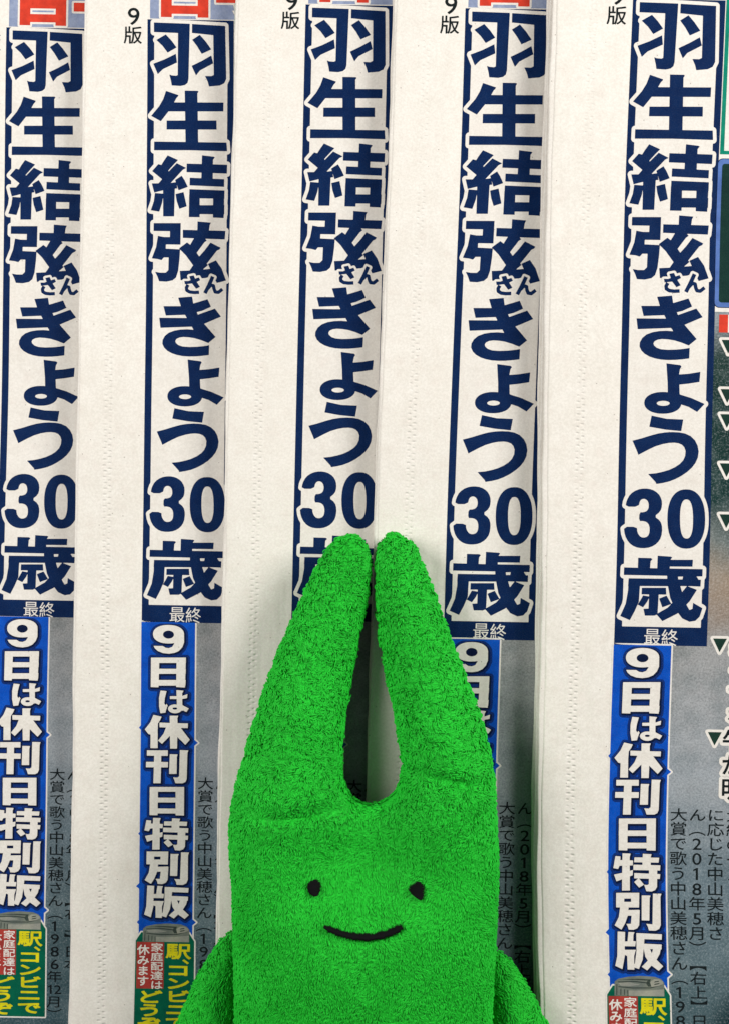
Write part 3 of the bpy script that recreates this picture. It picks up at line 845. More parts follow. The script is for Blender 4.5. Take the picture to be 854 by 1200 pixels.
    add('paper_drawing', 'sketch_dark', 8, [sq(P) for P in [[(9, 1081.8), (30, 1080), (46, 1080.6), (44, 1082.6), (28, 1081.6)], [(9, 1084.2), (28, 1083.2), (43, 1085), (43, 1086.6), (27, 1084.6), (9, 1085.4)],
                                              [(9, 1090.8), (24, 1092.2), (44, 1091.8), (59, 1088.4), (45, 1093.2), (24, 1093.6), (9, 1092)], [(41.5, 1083), (45.5, 1080.8), (44.5, 1085), (46, 1090.5), (42.5, 1090.8), (40.5, 1087)],
                                              [(19.2, 1096), (20.2, 1096), (20.2, 1104), (19.2, 1104)], [(7, 1088), (8, 1088), (7.6, 1103), (6.6, 1103)], [(11.5, 1094), (12.3, 1094), (12.1, 1103), (11.3, 1103)], [(15.5, 1095), (16.3, 1095), (16.1, 1103), (15.3, 1103)],
                                              [(50, 1083.2), (55, 1082.4), (54, 1084), (49, 1085)], [(50, 1086.6), (56, 1085.2), (54, 1087.2), (49, 1088.4)]]])
    add('red_panel', 'red', 6, [rect(-2.2, 1105.5, 30.5, 1161)])
    text('red_panel', 'bare', 7, '家庭配達は', 14.3, 1106.3, 15.5, 11.0, 11.2, 0.18)
    text('red_panel', 'bare', 7, '休みます', -1.8, 1108.5, 15, 12.6, 12.4, 0.28)
    text('delivery_notice', 'yellow', 7, '駅', 32.2, 1106.2, 31, 19.5, 1, 0.55)
    text('delivery_notice', 'yellow', 7, '、', 39.4, 1126.2, 20, 14, 1, 0.45)
    text('delivery_notice', 'yellow', 7, 'コンビニで', 32, 1131.0, 31, 15.3, 15.6, 0.65)
    text('delivery_notice', 'yellow', 7, 'どうぞ', -1.5, 1162.5, 31, 16.5, 15.8, 0.65)


layout()


# ------------------------------------------------------------------ the table under everything
def box_mesh(name, x0, x1, y0, y1, z0, z1, mat):
    v = [(x, y, z) for z in (z0, z1) for y in (y0, y1) for x in (x0, x1)]
    f = [(0, 2, 3, 1), (4, 5, 7, 6), (0, 1, 5, 4), (2, 6, 7, 3), (0, 4, 6, 2), (1, 3, 7, 5)]
    me = bpy.data.meshes.new(name)
    me.from_pydata(v, [], f)
    me.materials.append(mat)
    o = bpy.data.objects.new(name, me)
    C.objects.link(o)
    return o


THICK = 0.012
tag(box_mesh('table_top', -0.9, 0.9, -0.7, 0.7, -3 * THICK - 0.03, -3 * THICK - 0.0002, M['table']), kind='structure')


# ------------------------------------------------------------------ newspapers
PAPERS = [
    dict(z=-2 * THICK, ay=32.0, left=[(32, 8), (200, 6), (400, 3.5), (600, -1), (717, -4), (950, -7.5), (1050, -9), (1250, -12)],
         edge=[(-100, -80), (1262, -80)],
         label='leftmost folded newspaper, lowest of the row, its blue column cut by the picture edge'),
    dict(z=-1 * THICK, ay=23.0, left=[(23, 173.5), (200, 172.5), (400, 171), (600, 168.5), (725, 166.4), (890, 165.3), (1060, 163.6), (1200, 161.8)],
         edge=[(-100, -75), (0, -75.5), (200, -78.5), (400, -80.5), (800, -82), (1262, -82.5)],
         label='folded newspaper whose green delivery notice runs under the toy\'s left arm'),
    dict(z=0.0, ay=5.0, left=[(5, 358.4), (250, 353), (400, 349), (600, 344.5), (720, 341.7), (900, 337), (1250, 332)],
         edge=[(-100, -80.5), (300, -82), (700, -80.5), (1262, -80)],
         label='folded newspaper in the middle, last headline character hidden behind the toy\'s left ear'),
    dict(z=1 * THICK, ay=9.5, left=[(9.5, 545), (150, 541), (400, 531), (600, 523.2), (720, 520.7), (850, 516), (950, 513.5), (1250, 508)],
         edge=[(-100, -80.5), (400, -81), (1262, -81.5)],
         label='folded newspaper under the toy\'s right ear, its blue column half covered by the green body'),
    dict(z=2 * THICK, ay=-1.5, left=[tuple(r) for r in REF],
         edge=[(-100, -86), (0, -85), (300, -82.5), (500, -80.5), (700, -77.5), (850, -75.5), (950, -76.5), (1050, -74.5), (1150, -75.5), (1262, -73)],
         label='topmost folded newspaper at the right, whole headline clear, black triangles printed beside it'),
]
TILT = 0.018


def smooth_interp(tab, v):
    """piecewise-linear table read through a moving window, so bends are gentle"""
    tab = np.array(tab, float)
    v = np.asarray(v, float)
    acc = 0
    for d in (-90, -60, -30, 0, 30, 60, 90):
        q = v + d
        r = np.interp(q, tab[:, 0], tab[:, 1])
        lo = q < tab[0, 0]
        hi = q > tab[-1, 0]
        s0 = (tab[1, 1] - tab[0, 1]) / (tab[1, 0] - tab[0, 0])
        s1 = (tab[-1, 1] - tab[-2, 1]) / (tab[-1, 0] - tab[-2, 0])
        r = np.where(lo, tab[0, 1] + (q - tab[0, 0]) * s0, r)
        r = np.where(hi, tab[-1, 1] + (q - tab[-1, 0]) * s1, r)
        acc = acc + r
    return acc / 7


LAYER = 2.2e-5


class Page:
    """maps page units of one paper to the world"""
    def __init__(self, p, i):
        self.p, self.z = p, p['z']
        self.k = 1 - self.z / CAM_Z
        self.s = 1 / self.k
        self.i = i

    def lift(self, x, y):
        """slow waves of the loosely folded sheet, straight across, in metres"""
        a = 0.00030 * np.sin(y / 95.0 + 1.7 * self.i) + 0.00022 * np.sin(y / 41.0 + 2.9 * self.i)
        b = 0.0000022 * np.sin(y / 130.0 + 0.8 * self.i)
        return a + b * x

    def to_world(self, x, y, dz=0.0):
        x = np.asarray(x, float)
        y = np.asarray(y, float)
        if self.i == 4:
            y = y + np.interp(y, BULGE[:, 0], BULGE[:, 1])
        Y = self.p['ay'] + (y + TILT * x) * self.s
        Yl = self.p['ay'] + y * self.s
        X = smooth_interp(self.p['left'], Yl) + x * self.s
        return np.stack([(X - 427) * U * self.k, -(Y - 600) * U * self.k, self.z + self.lift(x, y) + dz], -1)

    def edge(self, y, wav=0.0, ph=0.0):
        e = smooth_interp(self.p['edge'], y) + (0.0 if self.i == 4 else 1.3)
        return e + wav * np.sin(np.asarray(y) / 37.0 + ph) + wav * 0.6 * np.sin(np.asarray(y) / 14.0 + 2 * ph)


def mesh_obj(name, verts, faces, mats, fm=None, uv=None, parent=None, smoothf=False, mod=None):
    me = bpy.data.meshes.new(name)
    me.from_pydata([tuple(v) for v in verts], [], faces)
    for m in mats:
        me.materials.append(m)
    if fm is not None:
        me.polygons.foreach_set('material_index', fm)
    if uv is not None:
        l = me.uv_layers.new(name='page')
        idx = np.empty(len(me.loops), np.int32)
        me.loops.foreach_get('vertex_index', idx)
        l.data.foreach_set('uv', np.asarray(uv, np.float32)[idx].ravel())
    if smoothf:
        me.polygons.foreach_set('use_smooth', [True] * len(me.polygons))
    me.update()
    o = bpy.data.objects.new(name, me)
    C.objects.link(o)
    if parent is not None:
        o.parent = parent
        o.matrix_parent_inverse = parent.matrix_world.inverted()
    return o


YS = np.arange(-8 * STRIP, 1262, STRIP)


def print_part(pg, name, parent, extra=None):
    """one printed element: every coloured layer of it as a thin film on the sheet"""
    V, Fc, Fm, UV, mats, mi = [], [], [], [], [], {}
    if extra:
        V, Fc, UV = list(extra[0]), list(extra[1]), list(extra[2])
        mats.append(M['paper'])
        mi['paper'] = 0
        Fm = [0] * len(Fc)
    xs, ys, dz = [], [], []
    base = len(V)
    for mat, layer, tri in PARTS[name]:
        if mat not in mi:
            mi[mat] = len(mats)
            mats.append(M[mat])
        n = base + len(xs)
        for x, y in tri:
            xs.append(x)
            ys.append(y)
            dz.append(layer * LAYER)
        Fc.append(list(range(n, n + len(tri))))
        Fm.append(mi[mat])
    W = pg.to_world(np.array(xs), np.array(ys), np.array(dz))
    V = V + [tuple(v) for v in W]
    UV = UV + list(zip(xs, ys))
    return mesh_obj(name, V, Fc, mats, Fm, UV, parent)


def front_page_sheet(pg):
    """top sheet: flat print area, rounded down over its fold at the left"""
    V, UV, F = [], [], []
    inset = [(-0.15, 5.2), (0.0, 3.0), (0.25, 1.9), (0.7, 1.05), (1.4, 0.55), (2.4, 0.30), (5.0, 0.18), (10.0, 0.06), (16.0, 0.0)]
    for y in YS:
        e = float(pg.edge(y, 0.35, pg.i * 1.3))
        row = [(e + d, -dz) for d, dz in inset] + [(x, 0.0) for x in (-50, -40, -20, 0, 60, 104, 250, 480, 600)]
        w3 = pg.to_world([r[0] for r in row], [y] * len(row), np.array([r[1] for r in row]) * U)
        V += [tuple(v) for v in w3]
        UV += [(r[0], y) for r in row]
    n = len(inset) + 9
    for j in range(len(YS) - 1):
        for k in range(n - 1):
            a = j * n + k
            F.append((a, a + n, a + n + 1, a + 1))
    return V, F, UV


def inner_page(pg, top, thick, off, wav, ph, parent):
    """a bundle of inner leaves: a slab with a rounded back fold"""
    prof = [(3.0, 0.0), (1.2, -0.12), (0.35, -0.38), (0.0, -0.9)]
    t = thick
    P = [(600, 0.0)] + [(d, -q) for d, q in [(3.0, 0.0), (1.2, 0.12), (0.4, 0.42), (0.0, 1.0)]] + \
        [(0.0, t - 1.0), (0.4, t - 0.42), (1.2, t - 0.12), (3.0, t), (600, t)]
    P = [(d, -abs(q)) for d, q in P]
    V, UV, F = [], [], []
    n = len(P)
    for y in YS:
        e = float(pg.edge(y, wav, ph)) + off
        xs = [600 if d == 600 else e + d for d, _ in P]
        w3 = pg.to_world(xs, [y] * n, np.array([top + q for _, q in P]) * U)
        V += [tuple(v) for v in w3]
        UV += [(x + 300 * ph, y) for x in xs]
    for j in range(len(YS) - 1):
        for k in range(n):
            a, b = j * n + k, j * n + (k + 1) % n
            F.append((a, b, b + n, a + n))
    F.append(tuple(range(n))[::-1])
    F.append(tuple(range((len(YS) - 1) * n, len(YS) * n)))
    return mesh_obj('inner_page', V, F, [M['bare']], None, UV, parent)


for i, p in enumerate(PAPERS):
    pg = Page(p, i)
    root = bpy.data.objects.new('newspaper', None)
    C.objects.link(root)
    c = pg.to_world([0], [600])[0]
    root.location = (c[0], c[1], p['z'] - THICK)
    root.empty_display_size = 0.02
    bpy.context.view_layer.update()
    tag(root, p['label'], 'newspaper', 'newspapers overlapping like shingles')
    print_part(pg, 'front_page', root, front_page_sheet(pg))
    for nm in ('masthead', 'printed_picture', 'headline_banner', 'notice_column', 'delivery_notice'):
        part = print_part(pg, nm, root)
    print_part(pg, 'red_panel', part)
    print_part(pg, 'paper_drawing', part)
    top = -1.2
    fan = [-4.6, -6.4, -5.2, -7.4, -6.0] if i == 4 else [-1.7, -2.7, -2.0, -3.3, -2.2]
    for k in range(5):
        th = 4.9
        inner_page(pg, top, th, fan[k] + random.uniform(-0.4, 0.4), 0.55, i * 2.1 + k * 1.1, root)
        top -= th + 0.55


# ------------------------------------------------------------------ plush toy
class Cushion:
    """a stuffed two-panel shape: an outline (photo pixels at its own mid height) blown up by solving for a soap film"""
    def __init__(self, outline, mid, cap, shrink=2.2, res=2.0):
        P = smooth(outline, 2)
        self.P = np.array(P, float)
        self.mid = mid                     # function px, py -> metres
        lo, hi = self.P.min(0) - 8, self.P.max(0) + 8
        self.gx = np.arange(lo[0], hi[0], res)
        self.gy = np.arange(lo[1], hi[1], res)
        X, Y = np.meshgrid(self.gx, self.gy)
        self.sd = sd_poly(self.P, X, Y) + shrink
        u = None
        for step in (8, 4, 2, 1):
            inside = self.sd[::step, ::step] < 0
            h2 = (res * step) ** 2
            if u is None:
                u = np.zeros(inside.shape)
            else:
                up = np.repeat(np.repeat(u, 2, 0), 2, 1)
                u = np.zeros(inside.shape)
                a, b = min(up.shape[0], u.shape[0]), min(up.shape[1], u.shape[1])
                u[:a, :b] = up[:a, :b]
            u *= inside
            for _ in range({8: 700, 4: 500, 2: 350, 1: 250}[step]):
                v = np.zeros_like(u)
                v[1:-1, 1:-1] = (u[2:, 1:-1] + u[:-2, 1:-1] + u[1:-1, 2:] + u[1:-1, :-2] + h2) / 4
                u = v * inside
        w_ = np.sqrt(2 * u)
        self.h = w_ / (1 + (w_ / cap) ** 1.5) ** (1 / 1.5)
        self.res = res

    def samp(self, F, x, y):
        fx = np.clip((np.asarray(x, float) - self.gx[0]) / self.res, 0, len(self.gx) - 1.001)
        fy = np.clip((np.asarray(y, float) - self.gy[0]) / self.res, 0, len(self.gy) - 1.001)
        i, j = fy.astype(int), fx.astype(int)
        a, b = fy - i, fx - j
        return (F[i, j] * (1 - a) * (1 - b) + F[i + 1, j] * a * (1 - b) + F[i, j + 1] * (1 - a) * b + F[i + 1, j + 1] * a * b)

    def height(self, x, y):
        h = self.samp(self.h, x, y)
        sd = self.samp(self.sd, x, y)
        # an evenly rounded rim, also where the grid is too coarse for it
        d = np.maximum(1e-4, -sd)
        r = 9.2 * np.sqrt(d)
        h = np.maximum(h, 0.8 * r * np.exp(-d / 5))
        h = (np.maximum(h, 1e-3) ** -4 + r ** -4) ** -0.25
        return np.where(sd > -0.01, 0, h)

    def world(self, x, y, side=1, floor=None, extra=0.0):
        x = np.asarray(x, float)
        y = np.asarray(y, float)
        m = self.mid(x, y)
        h = self.height(x, y)
        z = m + side * h * U + np.where(side > 0, dents(x, y) * np.clip(h / 30, 0, 1), 0) * (1 if side > 0 else 0)
        if floor is not None:
            z = np.maximum(z, floor(x, y))
        k = 1 - m / CAM_Z
        return np.stack([(x - 427) * U * k, -(y - 600) * U * k, z + extra], -1)

    def unproject(self, px, py):
        """panel coordinates whose upper surface is seen at this photo pixel"""
        qx, qy = float(px), float(py)
        for _ in range(6):
            m = float(self.mid(qx, qy))
            z = float(self.world(qx, qy)[2])
            r = (1 - z / CAM_Z) / (1 - m / CAM_Z)
            qx, qy = 427 + (px - 427) * r, 600 + (py - 600) * r
        return qx, qy


def dents(x, y):
    """puckers where the ears are sewn on and the hollow between them, metres"""
    d = -0.0145 * np.exp(-(((x - 432) / 84) ** 2 + ((y - 1006) / 50) ** 2))
    c = 941 + 3 * np.sin(x / 23.0)
    ear = np.exp(-((x - 350) / 52) ** 2)
    d = d - 0.0022 * np.exp(-((y - c) / 10.0) ** 2) * ear - 0.0010 * np.exp(-((y - c - 4) / 3.5) ** 2) * ear
    c = 905 + 0.22 * (x - 525)
    ear = np.exp(-((x - 526) / 40) ** 2)
    d = d - 0.0022 * np.exp(-((y - c) / 9.0) ** 2) * ear - 0.0007 * np.exp(-((y - c) / 3.5) ** 2) * ear
    d = d + 0.0007 * np.sin(x / 31.0 + 1.0) * np.sin(y / 43.0)
    return d


def toy_mid(x, y):
    base = 6.0 + np.clip(np.asarray(x, float) - 427, -170, 170) * 0.05
    t = np.clip((np.asarray(y, float) - 640) / 330, 0, 1)
    return (base + 13.5 + 12.5 * t * t * (3 - 2 * t)) / 1000


def paper_floor(x, y):
    x = np.asarray(x, float)
    z = np.where(x < 252, -THICK, np.where(x < 440 - (np.asarray(y) - 900) * 0.01, 0.0, np.where(x < 630, THICK, 2 * THICK)))
    return z + 0.0012


BODY = [(424,629),(412,625),(400,625),(388,633),(374,654),(358,686),(342,722),(327,757),(314,792),(302,827),(292,860),(284,888),(277,914),(271.5,938),(268,962),(267.5,985),(268.5,1008),(271,1040),
        (272,1085),(273,1130),(274,1180),(275,1240),(284,1300),(310,1340),(370,1358),(430,1362),(500,1358),(550,1342),(572,1300),(576,1240),(577,1180),(581,1110),(584,1060),(585,1005),
        (582,950),(579,905),(573,870),(561,830),(546,790),(530,750),(515,710),(501,672),(489,642),(477,628),(464,623),(450,626),(441,640),(438,665),(438,695),(441,732),(447,772),
        (456,812),(464,850),(469,885),(470,908),(463,927),(451,938),(437,943),(423,941),(411,931),(404,916),(401,892),(403,862),(408,822),(415,782),(423,742),(431,705),(436,672),(434,645)]
ARM_A = [(278,1086),(264,1093),(250,1108),(236,1134),(222,1162),(208,1192),(196,1222),(188,1252),(190,1282),(206,1300),(232,1302),(256,1286),(270,1250),(277,1200),(280,1140)]
ARM_B = [(568,1106),(584,1112),(601,1128),(618,1154),(635,1184),(649,1214),(658,1244),(658,1274),(644,1296),(618,1300),(594,1284),(580,1250),(573,1200),(570,1150)]

body = Cushion(BODY, toy_mid, 112)
arm_a = Cushion(ARM_A, lambda x, y: 0.014 + 0 * np.asarray(x, float), 60)
arm_b = Cushion(ARM_B, lambda x, y: 0.031 + 0 * np.asarray(x, float), 60)

# face, placed on the panel where the photograph shows it
eye_pts = [body.unproject(368.5, 1038.5), body.unproject(487.5, 1041.5)]
mouth_px = [(380.5, 1087), (388, 1090.5), (397, 1094), (407, 1096.8), (417, 1098.4), (427, 1099.2), (437, 1099), (446, 1097), (455, 1094.6), (463, 1091.3), (471, 1086.5)]
mouth = np.array([body.unproject(p[0] - 0.6, p[1] - 2.8) for p in mouth_px])


def value_noise(cell, seed, scale_pts):
    """smooth random field sampled at points"""
    g = np.random.default_rng(seed).normal(size=(400, 400))
    x, y = scale_pts[0] / cell + 100, scale_pts[1] / cell + 20
    i, j = np.floor(y).astype(int) % 398, np.floor(x).astype(int) % 398
    a, b = y - np.floor(y), x - np.floor(x)
    a, b = a * a * (3 - 2 * a), b * b * (3 - 2 * b)
    return g[i, j] * (1 - a) * (1 - b) + g[i + 1, j] * a * (1 - b) + g[i, j + 1] * (1 - a) * b + g[i + 1, j + 1] * a * b


def cushion_skin(cu):
    """vertices and triangles of both panels"""
    from mathutils.geometry import delaunay_2d_cdt
    sdf = (cu.gx, cu.gy, cu.sd)
    pts, edges = [], []
    loop = contour(sdf, -0.6, 0.15)[0]
    L = []
    for (a, b), (c, d) in zip(loop, loop[1:] + loop[:1]):
        n = max(1, int(math.hypot(c - a, d - b) / 4))
        L += [(a + (c - a) * k / n, b + (d - b) * k / n) for k in range(n)]
    nb = len(L)
    pts += L
    for inset in (1.8, 3.6, 6.5):
        for lp in contour(sdf, -inset, 0.15):
            for (a, b), (c, d) in zip(lp, lp[1:] + lp[:1]):
                n = max(1, int(math.hypot(c - a, d - b) / 4))
                pts += [(a + (c - a) * k / n, b + (d - b) * k / n) for k in range(n)]
    X, Y = np.meshgrid(np.arange(cu.gx[0], cu.gx[-1], 5), np.arange(cu.gy[0], cu.gy[-1], 5))
    inn = cu.samp(cu.sd, X, Y) < -9
    pts += list(zip(X[inn], Y[inn]))
    r = delaunay_2d_cdt([Vector(q) for q in pts], [(k, (k + 1) % nb) for k in range(nb)], [], 0, 1e-4)
    V2 = np.array([tuple(v) for v in r[0]])
    T = [tuple(f) for f in r[2]]
    cen = np.array([V2[list(f)].mean(0) for f in T])
    keep = cu.samp(cu.sd, cen[:, 0], cen[:, 1]) < 0
    T = [f for f, k in zip(T, keep) if k]
    rim = cu.samp(cu.sd, V2[:, 0], V2[:, 1]) > -0.9
    top = cu.world(V2[:, 0], V2[:, 1], 1)
    bot = cu.world(V2[:, 0], V2[:, 1], -1, paper_floor)
    mid = (top[:, 2] + bot[:, 2]) / 2
    top[rim, 2] = bot[rim, 2] = mid[rim]
    n = len(V2)
    remap = np.where(rim, np.arange(n), np.arange(n) + n)
    V = np.concatenate([top, bot])
    up = [f if np.cross(V2[f[1]] - V2[f[0]], V2[f[2]] - V2[f[0]]) < 0 else f[::-1] for f in T]
    F = [f[::-1] for f in up] + [tuple(int(remap[k]) for k in f) for f in up]
    # world y runs against photo y, so re-orient by the top normal
    a, b, c = (V[k] for k in F[0])
    if np.cross(b - a, c - a)[2] < 0:
        F = [f[::-1] for f in F]
    return V, F


def pile_tufts(cu, count, seed, calm, length, downward=0.0, skip=None):
    """short bent yarn ends covering the panel: root, direction field, curl"""
    g = np.random.default_rng(seed)
    lo, hi = cu.P.min(0), cu.P.max(0)
    xs, ys, sides = [], [], []
    lp = np.array(contour((cu.gx, cu.gy, cu.sd), -0.5, 0.1)[0])
    seg = np.hypot(*(np.roll(lp, -1, 0) - lp).T)
    per = seg.sum()
    flat = float((cu.sd < -6).sum()) * cu.res ** 2
    dens = count / (flat * 1.35 + per * 30)
    for zone in ('face', 'rim'):
        if zone == 'face':
            m = int(dens * 5 * (hi[0] - lo[0]) * (hi[1] - lo[1]))
            x, y = g.uniform(lo[0], hi[0], m), g.uniform(lo[1], hi[1], m)
        else:                                   # steep wall along the seam: sample in a band round the outline
            m = int(dens * 25 * per * 6)
            k = np.searchsorted(np.cumsum(seg), g.uniform(0, per, m)).clip(0, len(lp) - 1)
            t = g.random(m)[:, None]
            q = lp[k] * (1 - t) + np.roll(lp, -1, 0)[k] * t
            d = (np.roll(lp, -1, 0) - lp)[k]
            nv_ = np.stack([-d[:, 1], d[:, 0]], 1) / (np.hypot(*d.T)[:, None] + 1e-9)
            off = g.uniform(0, 6, m)[:, None]
            q1 = q + nv_ * off
            q2 = q - nv_ * off
            use1 = cu.samp(cu.sd, q1[:, 0], q1[:, 1]) < cu.samp(cu.sd, q2[:, 0], q2[:, 1])
            q = np.where(use1[:, None], q1, q2)
            x, y = q[:, 0], q[:, 1]
        sd = cu.samp(cu.sd, x, y)
        e = np.clip(-sd * 0.5, 0.15, 0.8)
        gxh = (cu.height(x + e, y) - cu.height(x - e, y)) / (2 * e)
        gyh = (cu.height(x, y + e) - cu.height(x, y - e)) / (2 * e)
        area_ = np.sqrt(1 + gxh ** 2 + gyh ** 2)
        cap = 5 if zone == 'face' else 25
        ok = (g.uniform(0, cap, len(x)) < np.minimum(area_, cap)) & (y < 1335)
        ok &= (sd < -6) if zone == 'face' else ((sd < -0.12) & (sd > -6.0))
        if skip is not None:
            ok &= ~skip(x, y)
        sgn = np.where((sd > -24) & (g.uniform(size=len(x)) < (0.45 if zone == 'rim' else 0.3)), -1, 1)
        xs.append(x[ok]); ys.append(y[ok]); sides.append(sgn[ok])
    x, y, side = (np.concatenate(a) for a in (xs, ys, sides))
    n = len(x)
    up, dn = cu.world(x, y, 1), cu.world(x, y, -1, paper_floor)
    root = np.where(side[:, None] > 0, up, dn)
    e = np.clip(-cu.samp(cu.sd, x, y) * 0.5, 0.1, 0.9)

    def surf(dx, dy):
        a, b = cu.world(x + dx, y + dy, 1), cu.world(x + dx, y + dy, -1, paper_floor)
        return np.where(side[:, None] > 0, a, b)
    tx = surf(e, 0) - surf(-e, 0)
    ty = surf(0, e) - surf(0, -e)
    nn = np.cross(ty, tx)
    nn /= np.linalg.norm(nn, axis=1, keepdims=True) + 1e-12
    flip = np.where((nn[:, 2] * side) < 0, -1, 1)
    nn *= flip[:, None]
    tx /= np.linalg.norm(tx, axis=1, keepdims=True) + 1e-12
    bt = np.cross(nn, tx)                      # second tangent, roughly photo-down or up
    s = np.sign((bt * ty).sum(1))[:, None]
    bt = bt * np.where(s == 0, 1, s)
    cm = calm(x, y)                            # 0 = tousled, 1 = combed
    th = math.pi / 2 + downward + (value_noise(11, seed + 1, (x, y)) * 1.5 + value_noise(5, seed + 2, (x, y)) * 1.2) * (1.12 - cm) + value_noise(38, seed + 3, (x, y)) * 0.5
    th = th + g.normal(0, 0.28, n)
    ln = length * (1.22 - 0.52 * cm) * (0.7 + 0.6 * g.random(n)) * U
    lift = (0.47 - 0.11 * cm) + 0.15 * g.normal(size=n) + (0.14 - 0.09 * cm) * value_noise(7, seed + 4, (x, y))
    lift = np.clip(lift, 0.10, 1.0)
    curl = g.normal(0, 1.0, n) * (1.15 - 0.75 * cm)
    K = 5
    pts = []
    p = root - nn * 0.25 * ln[:, None] * 0.3
    for k in range(K):
        pts.append(p)
        f = k / (K - 1)
        a = th + curl * (f - 0.3) * 1.6
        l = lift * (1.35 - 2.0 * f)
        d = (np.cos(a)[:, None] * tx + np.sin(a)[:, None] * bt) * np.sqrt(np.maximum(0.05, 1 - np.clip(l, -1, 1) ** 2))[:, None] + nn * l[:, None]
        p = p + d * (ln / (K - 1))[:, None]
    wid = np.array([0.62, 0.80, 0.82, 0.74, 0.50]) * U
    wr = (0.8 + 0.4 * g.random(n)) * (1.22 - 0.25 * cm)
    V = np.empty((n, K, 3, 3))
    for k in range(K):
        t = pts[min(k + 1, K - 1)] - pts[max(k - 1, 0)]
        t /= np.linalg.norm(t, axis=1, keepdims=True) + 1e-12
        b = np.cross(t, nn)
        b /= np.linalg.norm(b, axis=1, keepdims=True) + 1e-12
        c = np.cross(b, t)
        r = (wid[k] * wr)[:, None]
        V[:, k, 0] = pts[k] + c * r
        V[:, k, 1] = pts[k] - c * r * 0.5 + b * r * 0.87
        V[:, k, 2] = pts[k] - c * r * 0.5 - b * r * 0.87
    base = (np.arange(n) * K * 3)[:, None, None]
    q = []
    for k in range(K - 1):
        for m in range(3):
            a, b = k * 3 + m, k * 3 + (m + 1) % 3
            q.append((a, b, b + 3, a + 3))
    Q = (np.array(q)[None] + base).reshape(-1, 4)
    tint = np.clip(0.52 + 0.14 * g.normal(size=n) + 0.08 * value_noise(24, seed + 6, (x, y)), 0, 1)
    f = np.array([0.55, 0.85, 1.0, 1.05, 1.1])  # shade deep in the pile put into the colour: roots darker than tips
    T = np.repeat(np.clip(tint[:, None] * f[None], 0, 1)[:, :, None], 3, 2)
    return V.reshape(-1, 3), Q, T.ravel()


def plush_part(name, cu, count, seed, calm, length, downward, parent, skip=None):
    V, F = cushion_skin(cu)
    TV, TQ, TT = pile_tufts(cu, count, seed, calm, length, downward, skip)
    nv = len(V)
    VV = np.concatenate([V, TV])
    me = bpy.data.meshes.new(name)
    nf, nq = len(F), len(TQ)
    me.vertices.add(len(VV))
    me.vertices.foreach_set('co', VV.astype(np.float32).ravel())
    loops = np.concatenate([np.array(F, np.int32).ravel(), (TQ + nv).astype(np.int32).ravel()])
    me.loops.add(len(loops))
    me.loops.foreach_set('vertex_index', loops)
    me.polygons.add(nf + nq)
    st = np.concatenate([np.arange(nf) * 3, nf * 3 + np.arange(nq) * 4]).astype(np.int32)
    me.polygons.foreach_set('loop_start', st)
    me.polygons.foreach_set('use_smooth', np.ones(nf + nq, bool))
    me.update(calc_edges=True)
    me.validate()
    a = me.attributes.new('pile', 'FLOAT', 'POINT')
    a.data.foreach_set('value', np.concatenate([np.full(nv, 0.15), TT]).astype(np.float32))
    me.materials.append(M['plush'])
    o = bpy.data.objects.new(name, me)
    C.objects.link(o)
    o.parent = parent
    o.matrix_parent_inverse = parent.matrix_world.inverted()
    return o


def seg_dist(x, y, line):
    d = np.full(np.shape(x), 1e9)
    for (a, b), (c, e) in zip(line[:-1], line[1:]):
        L = (c - a) ** 2 + (e - b) ** 2
        t = np.clip(((x - a) * (c - a) + (y - b) * (e - b)) / L, 0, 1)
        d = np.minimum(d, np.hypot(x - a - t * (c - a), y - b - t * (e - b)))
    return d


def on_face(x, y):
    r = seg_dist(x, y, mouth) < 2.4
    for ex, ey in eye_pts:
        r |= np.hypot((x - ex) / 6.8, (y - ey) / 8.2) < 1
    return r


toy = bpy.data.objects.new('plush_toy', None)
C.objects.link(toy)
toy.location = tuple(np.append(body.world(430, 1150)[:2], 0.0))
toy.empty_display_size = 0.03
bpy.context.view_layer.update()
tag(toy, 'bright green long-eared plush toy with dot eyes and stitched smile on the newspapers', 'soft toy')

calm_body = lambda x, y: np.clip(0.12 + (y - 880) / 190, 0.12, 0.85)
plush_part('body', body, 185000, 21, calm_body, 5.3, 0.0, toy, on_face)
plush_part('arm', arm_a, 27000, 41, lambda x, y: 0.72 + 0 * x, 6.6, 0.25, toy)
plush_part('arm', arm_b, 27000, 51, lambda x, y: 0.72 + 0 * x, 6.6, -0.25, toy)


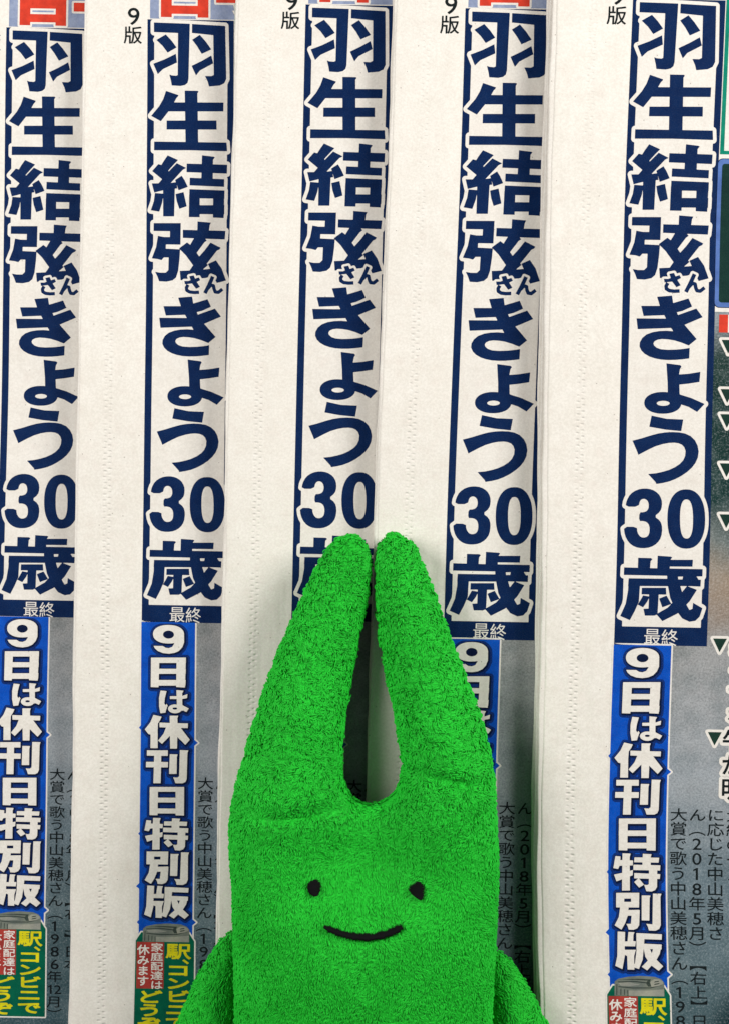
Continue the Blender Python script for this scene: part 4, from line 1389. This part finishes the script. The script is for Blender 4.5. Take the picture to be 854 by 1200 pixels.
def stitches(name, segs, rad, parent):
    """satin stitches: short padded threads laid side by side, all in one mesh"""
    V, F = [], []
    for a, b in segs:
        n0 = len(V)
        N, R = 7, 8
        za, zb = body.world(*a)[2], body.world(*b)[2]
        for k in range(N):
            f = k / (N - 1)
            x, y = a[0] + (b[0] - a[0]) * f, a[1] + (b[1] - a[1]) * f
            w3 = body.world(x, y)
            arch = math.sin(math.pi * f) ** 0.5
            w3[2] += U * (4.2 + 2.2 * arch)
            d = body.world(*b) - body.world(*a)
            d /= np.linalg.norm(d) + 1e-12
            side = np.cross(d, (0, 0, 1.0))
            r = rad * (0.35 + 0.65 * arch) * U
            for m in range(R):
                an = 2 * math.pi * m / R
                V.append(tuple(w3 + side * math.cos(an) * r + np.array((0, 0, 1.0)) * math.sin(an) * r))
        for k in range(N - 1):
            for m in range(R):
                p, q = n0 + k * R + m, n0 + k * R + (m + 1) % R
                F.append((p, q, q + R, p + R))
        F.append(tuple(n0 + m for m in range(R))[::-1])
        F.append(tuple(n0 + (N - 1) * R + m for m in range(R)))
    return mesh_obj(name, V, F, [M['thread']], parent=parent, smoothf=True)


def eye(c, outline):
    segs = []
    ys = [p[1] for p in outline]
    y = min(ys) + 0.4
    while y < max(ys):
        cr = []
        for (a, b), (d, e) in zip(outline, outline[1:] + outline[:1]):
            if (b > y) != (e > y):
                cr.append(a + (d - a) * (y - b) / (e - b))
        if len(cr) >= 2:
            segs.append(((c[0] + min(cr) + random.uniform(-.5, .3), c[1] + y), (c[0] + max(cr) + random.uniform(-.3, .5), c[1] + y + random.uniform(-.3, .3))))
        y += 0.95
    return stitches('eye', segs, 0.95, toy)


eye(eye_pts[0], [(-4, -7.5), (2.5, -8.2), (7.6, -4), (7.4, 3), (4.5, 7.4), (-1, 8.2), (-6, 5), (-7.8, 0), (-7.4, -4.5)])
eye(eye_pts[1], [(-3, -6.2), (0, -8.6), (5, -8.4), (8.8, -4), (8.2, 4), (6.8, 8.8), (1, 7.8), (-5, 5), (-9.2, 0.4), (-8, -3.5)])
segs = []
tot = np.concatenate([[0], np.cumsum(np.hypot(*np.diff(mouth, axis=0).T))])
for s_ in np.arange(0, tot[-1], 1.15):
    x, y = np.interp(s_, tot, mouth[:, 0]), np.interp(s_, tot, mouth[:, 1])
    x2, y2 = np.interp(s_ + 1, tot, mouth[:, 0]), np.interp(s_ + 1, tot, mouth[:, 1])
    x1, y1 = np.interp(max(0, s_ - 1), tot, mouth[:, 0]), np.interp(max(0, s_ - 1), tot, mouth[:, 1])
    dx, dy = x2 - x1, y2 - y1
    L = math.hypot(dx, dy) + 1e-9
    nx, ny = -dy / L, dx / L
    wv = (3.4 if 4 < s_ < tot[-1] - 4 else 2.6) + random.uniform(-0.8, 0.8)
    segs.append(((x - nx * wv, y - ny * wv), (x + nx * wv + 0.8, y + ny * wv)))
stitches('mouth', segs, 0.95, toy)
